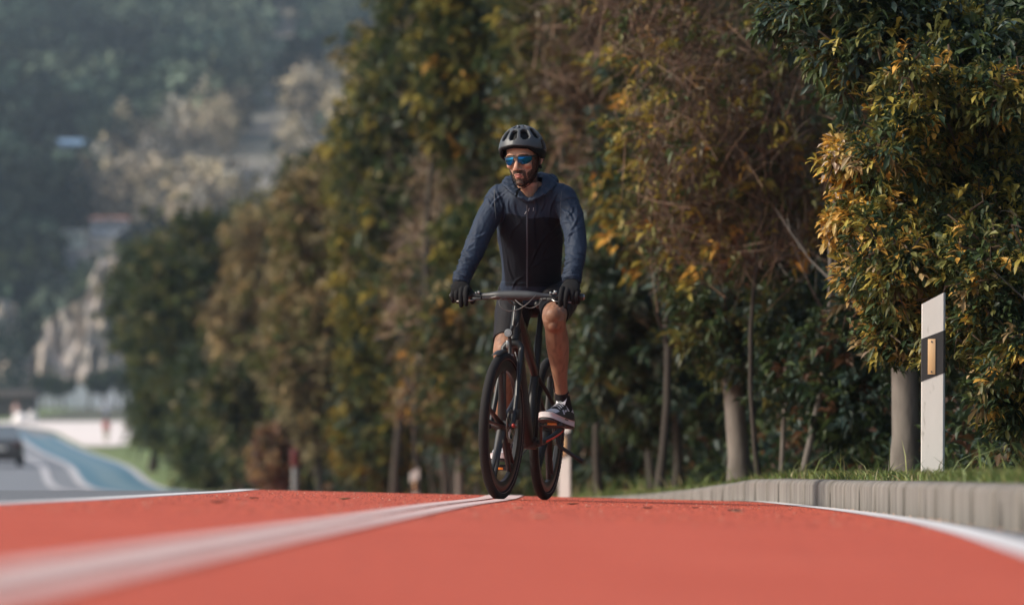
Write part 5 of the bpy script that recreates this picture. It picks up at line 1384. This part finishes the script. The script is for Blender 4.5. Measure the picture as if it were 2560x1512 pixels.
# ------------------------------------------------------------------ marker posts, car, people, debris
m_post = mat("white_post_plastic", (.64, .62, .59), .55, speck=(38, (.30, .28, .24), .5, .64), n_scale=4, n_col=(.46, .44, .40), n_amt=.5, stretch=(1, 1, .3), bump=.0006, b_scale=60)
m_pblk = mat("black_post_band", (.022, .022, .022), .5)
m_rfl = mat("amber_reflector", (.62, .40, .20), .35, coat=.5)
def marker_post(name, label, x, y, h, w=.104, dth=.035, yaw=0, rfl=True, lean=0):
    t = empty(name, (x, y, ground_z(x, y) - .0), (0, R(lean), R(yaw))); tag(t, label, "post", "black and white marker posts along the kerb")
    def wedge(z0, z0r, z1, z1r, off=0):
        mb = MB(); V = []; hw = w / 2 + off; hd = dth / 2 + off
        prof = [(-hw, -hd * .75), (-hw * .92, -hd), (hw * .92, -hd), (hw, -hd * .75), (hw, hd), (-hw, hd)]
        for (za, zb) in ((z0, z0r), (z1, z1r)):
            for (a, b_) in prof: V.append((a, b_, za + (zb - za) * (a + hw) / (2 * hw)))
        n = len(prof); F = [tuple(range(n)), tuple(range(n, 2 * n))[::-1]] + [(i, (i + 1) % n, n + (i + 1) % n, n + i) for i in range(n)]
        return mb.add(V, F)
    s = w * .52
    wedge(-.2, -.2, h - s, h).build("post_body", m_post, t, smooth=False)
    bo = wedge(h * .575 - s * .75, h * .575, h * .80 - s * .75, h * .80, .0015).build("black_band", m_pblk, t, smooth=False)
    if rfl:
        r = MB(); zc = h * .66; r.box((-.004, -dth / 2 - .003, zc), (.036, .005, .165), bev=.0015); ro = r.build("reflector", m_rfl, bo)
        for z in (-.070, .070):
            q = MB(); q.tube([(-.004, -dth / 2 - .008, zc + z), (-.004, -dth / 2 - .005, zc + z)], .004, seg=10); q.build("rivet", m_steel, ro)
    return t
X1 = pxw(2331, 26.5)
Z1 = ground_z(X1, 26.5)
marker_post("marker_post", "white marker post with black band and amber reflector, nearest and tallest beside the big bush", X1, 26.5, (1190 - 731) / FPX * 26.5 + EYE - Z1, yaw=-13, w=.107, lean=.4)
X2 = pxw(1412, 50); marker_post("marker_post", "pale marker post blurred behind the rider's left foot and kickstand", X2, 50, .93, yaw=-15)
X3 = pxw(1037, 84); marker_post("marker_post", "distant blurred white marker post low down between trees left of the front wheel", X3, 84, pyz(1168, 84) - ground_z(X3, 84), w=.14, dth=.08)
X4 = pxw(668, 112); marker_post("marker_post", "tiny blurred white marker post just left of the red topped grey pole", X4, 112, pyz(1205, 112) - ground_z(X4, 112), w=.16, dth=.08, rfl=False)
# grey pole with a red head
y = 110; x = pxw(738, y); t = empty("reflector_pole", (x, y, ground_z(x, y))); tag(t, "thin grey roadside pole with a dark red head by the tree line", "pole")
hh = pyz(1130, y) - ground_z(x, y)
p_ = MB(); p_.tube([(0, 0, -.2), (0, 0, hh - .28)], .065, seg=12); p_.build("pole", mat("galvanised_pole", (.17, .19, .19), .5), t)
p_ = MB(); p_.tube([(0, -.02, hh - .28), (0, -.02, hh - .22), (0, -.02, hh + .02), (0, -.02, hh + .06)], [.06, .09, .09, .05], seg=14); p_.build("reflector_head", mat("dark_red_paint", (.10, .018, .018), .5), t)

# car at the left edge, seen from behind
def car():
    y = 203.0; cx = pxw(-4, y); z = float(zg(cx, y)); t = empty("parked_car", (cx, y, z), (0, 0, R(6))); tag(t, "dark car with silvery roof on the grey road at the left edge", "car")
    m_car = mat("dark_car_paint", (.055, .048, .045), .3, coat=.6); m_gl = mat("car_glass", (.20, .23, .25), .1, spec=.9, metal=.4); m_roof = mat("pale_roof_paint", (.45, .47, .48), .35)
    w, L = .88, 2.15
    def hull(prof, zs):
        mb = MB(); V = []
        for (yy, zz, ww) in prof: V += [(-ww, yy, zz), (ww, yy, zz)]
        return V
    secs = [(-L, .30, .60, .72), (-L + .08, .22, .92, .84), (-L + .5, .18, .98, .88), (-.6, .18, .96, .88), (.9, .18, .94, .88), (L - .35, .2, .78, .86), (L, .28, .58, .72)]
    mb = MB(); V = []; F = []; n = 12
    for (yy, z0, z1, ww) in secs:
        for k in range(n):
            a = 2 * math.pi * (k + .5) / n; c, s = math.cos(a), math.sin(a)
            V.append((ww * math.copysign(abs(c) ** .35, c), yy, (z0 + z1) / 2 + (z1 - z0) / 2 * math.copysign(abs(s) ** .4, s)))
    for i in range(len(secs) - 1):
        for k in range(n): F.append((i * n + k, i * n + (k + 1) % n, (i + 1) * n + (k + 1) % n, (i + 1) * n + k))
    F.append(tuple(range(n))); F.append(tuple(range((len(secs) - 1) * n, len(secs) * n)))
    body = mb.add(V, F).build("body", m_car, t)
    cab = [(-L + .22, .92, .80), (-L + .75, 1.42, .62), (.1, 1.45, .62), (.95, .93, .78)]
    mb = MB(); V = []
    for (yy, zz, ww) in cab: V += [(-ww, yy, zz), (ww, yy, zz)]
    F = [(0, 1, 3, 2), (2, 3, 5, 4), (4, 5, 7, 6), (0, 2, 4, 6), (1, 7, 5, 3)]
    mb.add(V, F).build("window", m_gl, t, smooth=False)
    mb = MB(); mb.box((0, -.62, 1.455), (1.2, 1.35, .03), bev=.01); mb.build("roof", m_roof, t)
    for sx in (-1, 1):
        for yy in (-1.3, 1.35):
            mb = MB(); mb.tube([(sx * .66, yy, .31), (sx * .88, yy, .31)], .31, seg=24); wh = mb.build("wheel", m_tyre, t)
            mb = MB(); mb.tube([(sx * .86, yy, .31), (sx * .895, yy, .31)], .19, seg=18); mb.build("rim", m_steel, wh)
        mb = MB(); mb.box((sx * .66, -L + .02, .78), (.26, .12, .16), bev=.02); mb.build("tail_light", mat("tail_light", (.06, .015, .015), .3), t)
    mb = MB(); mb.box((0, -L - .02, .42), (1.5, .16, .2), bev=.04); mb.build("bumper", m_car, t)
    mb = MB(); mb.box((0, -L + .0, .62), (.5, .06, .12), bev=.01); mb.build("number_plate", m_post, t)
car()

# far people and garden things on the promenade
def figure(label, px, pyf, y, h, top, legs, pose=0, skin=(.35, .2, .14), hair=(.04, .03, .025)):
    x = pxw(px, y); z = pyz(pyf, y); gz = ground_z(x, y) + .05
    s = h / 1.75
    b = MB()
    step = .16 * pose
    b.ball((0, 0, 1.63), (.085, .10, .115)); b.tube([(0, 0, 1.4), (0, 0, 1.58)], .055)
    b.tube([(0, 0, .88), (0, 0, 1.1), (0, 0, 1.38), (0, 0, 1.47)], [(.16, .11), (.145, .10), (.19, .11), (.10, .07)], side=(1, 0, 0), smooth=3)
    for q in (-1, 1):
        b.tube([(q * .09, 0, .92), (q * .10, -q * step * .4, .5), (q * .10, -q * step * .2 + .04, .08)], [.085, .058, .04], smooth=3)
        b.tube([(q * .10, .06 - q * step * .2, .05), (q * .10, -.14 - q * step * .2, .035)], [.04, .032], round_caps=True)
        b.tube([(q * .19, 0, 1.42), (q * .24, .02, 1.15), (q * .25, -.08, .90)], [.05, .04, .03], smooth=3); b.ball((q * .25, -.09, .85), (.03, .03, .05))
        for f_ in range(4): b.tube([(q * .25 + (f_ - 1.5) * .014, -.10, .83), (q * .25 + (f_ - 1.5) * .014, -.115, .775)], .008, seg=6)
        b.tube([(q * .235, -.10, .86), (q * .225, -.125, .82)], .009, seg=6)
    b.V = [tuple(Vector(v) * s) for v in b.V]
    me = organic(b, .016, 1); setcols(me, np.tile(np.array([skin]), (len(me.vertices), 1)))
    o = link("person", me, mat("far_skin", skin, .6)); o.location = (x, y, gz); tag(o, label, "person")
    c = MB(); c.tube([(0, 0, .86), (0, 0, 1.1), (0, 0, 1.40), (0, 0, 1.49)], [(.175, .125), (.16, .115), (.205, .125), (.11, .08)], side=(1, 0, 0), smooth=3)
    for q in (-1, 1): c.tube([(q * .19, 0, 1.43), (q * .24, .02, 1.15), (q * .25, -.08, .93)], [.062, .05, .04], smooth=3)
    c.V = [tuple(Vector(v) * s) for v in c.V]; c.build("jacket", mat("far_top", top, .8), o)
    c = MB()
    for q in (-1, 1): c.tube([(q * .09, 0, .96), (q * .10, -q * step * .4, .5), (q * .10, -q * step * .2 + .04, .10)], [.105, .075, .06], smooth=3)
    c.V = [tuple(Vector(v) * s) for v in c.V]; c.build("trousers", mat("far_trousers", legs, .8), o)
    c = MB(); c.ball((0, .015, 1.66), (.095, .105, .105)); c.V = [tuple(Vector(v) * s) for v in c.V]; c.build("hair", mat("far_hair", hair, .8), o)
    return o
figure("distant person in a pale grey top and dark blue trousers standing where lawn meets promenade", 265, 1058, 490, 1.8, (.30, .33, .38), (.05, .065, .10))
figure("distant person in a red top on the promenade edge beside the blue lane", 266, 1128, 276, 1.2, (.34, .08, .07), (.22, .20, .12), pose=1)
figure("distant person in a pinkish top with red cap at the left side of the lawn", 40, 1046, 500, 1.7, (.55, .38, .33), (.45, .43, .42), hair=(.40, .05, .04))

def garden_rock(label, px, py0, py1, y, w, colr, seed):
    x = pxw(px, y); h = (py1 - py0) / FPX * y
    b = MB(); b.ball((0, 0, h * .42), (w / 2, w / 2.2, h * .58), seg=28, rings=18); me = b.mesh("garden_rock"); p = coords(me)
    for i in range(len(p)): p[i] *= 1 + .28 * noise.noise(Vector(p[i]) * 1.1 + Vector((seed, 0, 0)))
    setcoords(me, p); o = link("garden_rock", me, mat("pale_rock", colr, .85, n_scale=1.5, n_col=tuple(c * .75 for c in colr), n_amt=.6)); o.location = (x, y, ground_z(x, y)); tag(o, label, "rock")
garden_rock("white boulder at the lawn edge, rounder one of the two at left", 81, 1032, 1062, 470, 1.05, (.62, .60, .58), 1)
garden_rock("low broad white boulder beside the road at far left", 50, 1043, 1070, 440, 1.4, (.70, .68, .68), 2)
garden_rock("tall beige boulder at the right end of the promenade by the dark pines", 350, 1026, 1066, 460, 1.5, (.52, .42, .36), 3)

# long pale wall behind the row of round trees, dark pavilion at its left
m_wall = mat("pale_wall", (.66, .68, .72), .85, n_scale=.3, n_col=(.55, .57, .60), n_amt=.5)
b = MB(); x0, x1 = pxw(90, 622), pxw(330, 622); gz = ground_z((x0 + x1) / 2, 622)
b.box(((x0 + x1) / 2, 622, gz + 1.0), (x1 - x0, .4, 3.0), bev=.03); w = b.build("garden_wall", m_wall, None, smooth=False); tag(w, "long pale wall behind the row of round trees below the cliff", "wall")
b = MB(); b.box(((x0 + x1) / 2, 622, gz + 2.56), (x1 - x0 + .3, .6, .12), bev=.02); b.build("coping", m_wall, w, smooth=False)
y = 540; t = empty("pavilion", (pxw(20, y), y, ground_z(pxw(20, y), y))); tag(t, "long low dark pavilion at the left edge in front of the cliff", "building")
b = MB(); b.box((0, 0, .9), (5.4, 3, 1.8), bev=.02); b.build("wall", mat("dark_timber_wall", (.06, .05, .045), .8), t, smooth=False)
b = MB(); b.box((0, 0, 2.15), (6.0, 4, .7), bev=.15); b.build("roof", mat("brown_roof", (.11, .09, .085), .8), t, smooth=False)

# houses on the hillside
def house(label, px, py, y, w, h, wallc, roofc, ridge=.35):
    y = HY[label[:12]]; x = pxw(px, y); z = ground_z(x, y) + h; t = empty("house", (x, y, z - h)); tag(t, label, "house")
    b = MB(); b.box((0, 0, h * .5 - 1.2), (w, w * .7, h + 2.4), bev=.05); b.build("wall", mat("house_wall", wallc, .8), t, smooth=False)
    rh = h * ridge; a = w / 2 + .5; d_ = w * .35 + .5; b = MB(); V = [(-a, -d_, h), (a, -d_, h), (a, d_, h), (-a, d_, h), (-a * .7, 0, h + rh), (a * .7, 0, h + rh)]
    b.add(V, [(0, 1, 5, 4), (1, 2, 5), (2, 3, 4, 5), (3, 0, 4), (3, 2, 1, 0)]); b.build("roof", mat("house_roof", roofc, .8), t, smooth=False)
    for k in (-1, 0, 1):
        b = MB(); b.box((k * w * .28, -w * .35 - .03, h * .55), (w * .12, .12, h * .3), bev=.02); b.build("window", m_blk, t, smooth=False)
house("white house with an orange roof edge half hidden by trees low on the hillside", 275, 575, 690, 4.6, 2.0, (.55, .56, .59), (.30, .14, .10), .22)
house("small white outbuilding lower left of the orange roofed house", 185, 605, 686, 2.6, 1.6, (.60, .60, .50), (.45, .44, .38), .2)
house("pale cream house high among the bare trees at the middle of the hillside", 562, 455, 760, 3.6, 1.8, (.62, .58, .48), (.50, .46, .38), .4)
house("blue roofed building on the left hillside", 172, 395, 830, 6.0, 3.6, (.18, .22, .28), (.17, .28, .42), .25)
house("tiny white hut below the blue roofed building", 115, 490, 770, 1.8, 1.5, (.66, .66, .68), (.55, .55, .56), .3)

# fallen leaves on the track
m_dl = mat("dry_leaf", (.13, .055, .03), .8); m_dl2 = mat("dark_dry_leaf", (.05, .035, .025), .85); m_dl3 = mat("pale_dry_leaf", (.50, .33, .24), .8); m_dl4 = mat("green_fallen_leaf", (.12, .13, .05), .8)
rng = random.Random(120)
spots = [(1432, 1262, 26.2, m_dl, 1.3, "curled brown leaf on the red track right of the rear wheel"), (1620, 1272, 24.0, m_dl2, 1.2, "dark leaf on the red track, left of the three to the right of the wheels"), (1738, 1271, 24.5, m_dl2, .8, "small dark leaf on the red track between two larger ones"), (1350, 1296, 20, m_dl3, 1.3, "pale leaf on the red track nearest the camera"), (1296, 1272, 22, m_dl3, 1.0, "pale crumpled leaf just right of the double line"), (1845, 1281, 23, m_dl3, 1.2, "pale leaf touching the dark leaf nearest the kerb"), (1470, 1268, 24, m_dl3, .7, "tiny pale leaf right of the curled brown one"),
         (1835, 1278, 23.0, m_dl2, 1.4, "dark leaf nearest the kerb on the red track"), (863, 1249, 25.5, m_dl4, 1.2, "greenish leaf on the red track left of the front wheel"), (545, 1258, 24.0, m_dl, 1.4, "thin reddish leaf at far left of the red track"), (635, 1247, 26, m_dl, 1.1, "tiny red brown leaf on the track near the left edge line")]
for i, (px, py, y, m_, sc, lab) in enumerate(spots):
    # find the distance where the track surface meets this line of sight
    best = min(np.arange(10, 29, .1), key=lambda yy: abs((1190 - (float(zg(pxw(px, yy), yy)) - EYE) * FPX / yy) - py))
    x = pxw(px, best); n = 7; V = []; F = []; L = .020 * sc; a = rng.uniform(0, .5); cu = rng.uniform(.3, .6)
    for k in range(n):
        t = k / (n - 1); w = .007 * sc * math.sin(math.pi * (t * .9 + .07)); zc = L * cu * (abs(t - .45) ** 1.3) + .002
        cx = (t - .5) * 2 * L; V += [(cx * math.cos(a) - w * math.sin(a) * -1, cx * math.sin(a) - w, zc + w * .5), (cx * math.cos(a), cx * math.sin(a), zc), (cx * math.cos(a), cx * math.sin(a) + w, zc + w * .6)]
    for k in range(n - 1):
        for jx in range(2): q = k * 3 + jx; F.append((q, q + 1, q + 4, q + 3))
    me = MB().add(V, F).mesh("fallen_leaf"); o = link("fallen_leaf", me, m_); o.location = (x, best, float(zg(x, best)) + .001); o.modifiers.new("t", 'SOLIDIFY').thickness = .001
    tag(o, lab, "leaf", "fallen leaves on the red track")
def grit(label, seed, n, s0, s1, mtl, gutter=False):
    V = []; F = []; rs = np.random.RandomState(seed)
    for i in range(n):
        y = rs.uniform(15, 32); x = rs.uniform(float(XL(y)) + .05, float(XR(y)) - .05)
        if gutter and i % 3 == 0: x = float(XK(y)) - rs.uniform(.005, .06)
        z = float(zg(x, y)) + .0005; s = rs.uniform(s0, s1); b_ = len(V); a = rs.uniform(0, 3)
        V += [(x + s * math.cos(a), y + s * math.sin(a), z), (x + s * math.cos(a + 2.1), y + s * math.sin(a + 2.1), z), (x + s * math.cos(a + 4.2), y + s * math.sin(a + 4.2), z), (x, y, z + s * 1.1)]
        F += [(b_, b_ + 1, b_ + 3), (b_ + 1, b_ + 2, b_ + 3), (b_ + 2, b_, b_ + 3)]
    tag(link("grit", npmesh("grit", V, F), mtl, smooth=False), label, "grit", kind="stuff")
grit("fine pale grit and crumbs scattered over the red track and gutter", 7, 420, .0015, .005, m_dl3, True)
grit("dark red aggregate grains standing out of the red track surface", 8, 6500, .0012, .0034, mat("dark_red_grain", (.15, .03, .02), .85))
grit("orange red aggregate grains standing out of the red track surface", 9, 5000, .0012, .0032, mat("light_red_grain", (.62, .13, .06), .8))
# ------------------------------------------------------------------ haze
def haze():
    bm = bmesh.new(); bmesh.ops.create_cube(bm, size=1)
    me = bpy.data.meshes.new("haze"); bm.to_mesh(me); bm.free()
    m = bpy.data.materials.new("haze_air"); m.use_nodes = True
    N = m.node_tree.nodes; L = m.node_tree.links; N.remove(N["Principled BSDF"])
    v = N.new("ShaderNodeVolumePrincipled"); v.inputs["Density"].default_value = HAZE_D
    v.inputs["Color"].default_value = (.66, .82, 1.0, 1); v.inputs["Anisotropy"].default_value = 0.2
    L.new(v.outputs[0], N["Material Output"].inputs["Volume"])
    o = link("haze", me, m, smooth=False)
    o.scale = (2400, 1800, 242); o.location = (0, 850, 119)
    tag(o, kind="stuff")
HAZE_D = 0.00013
haze()
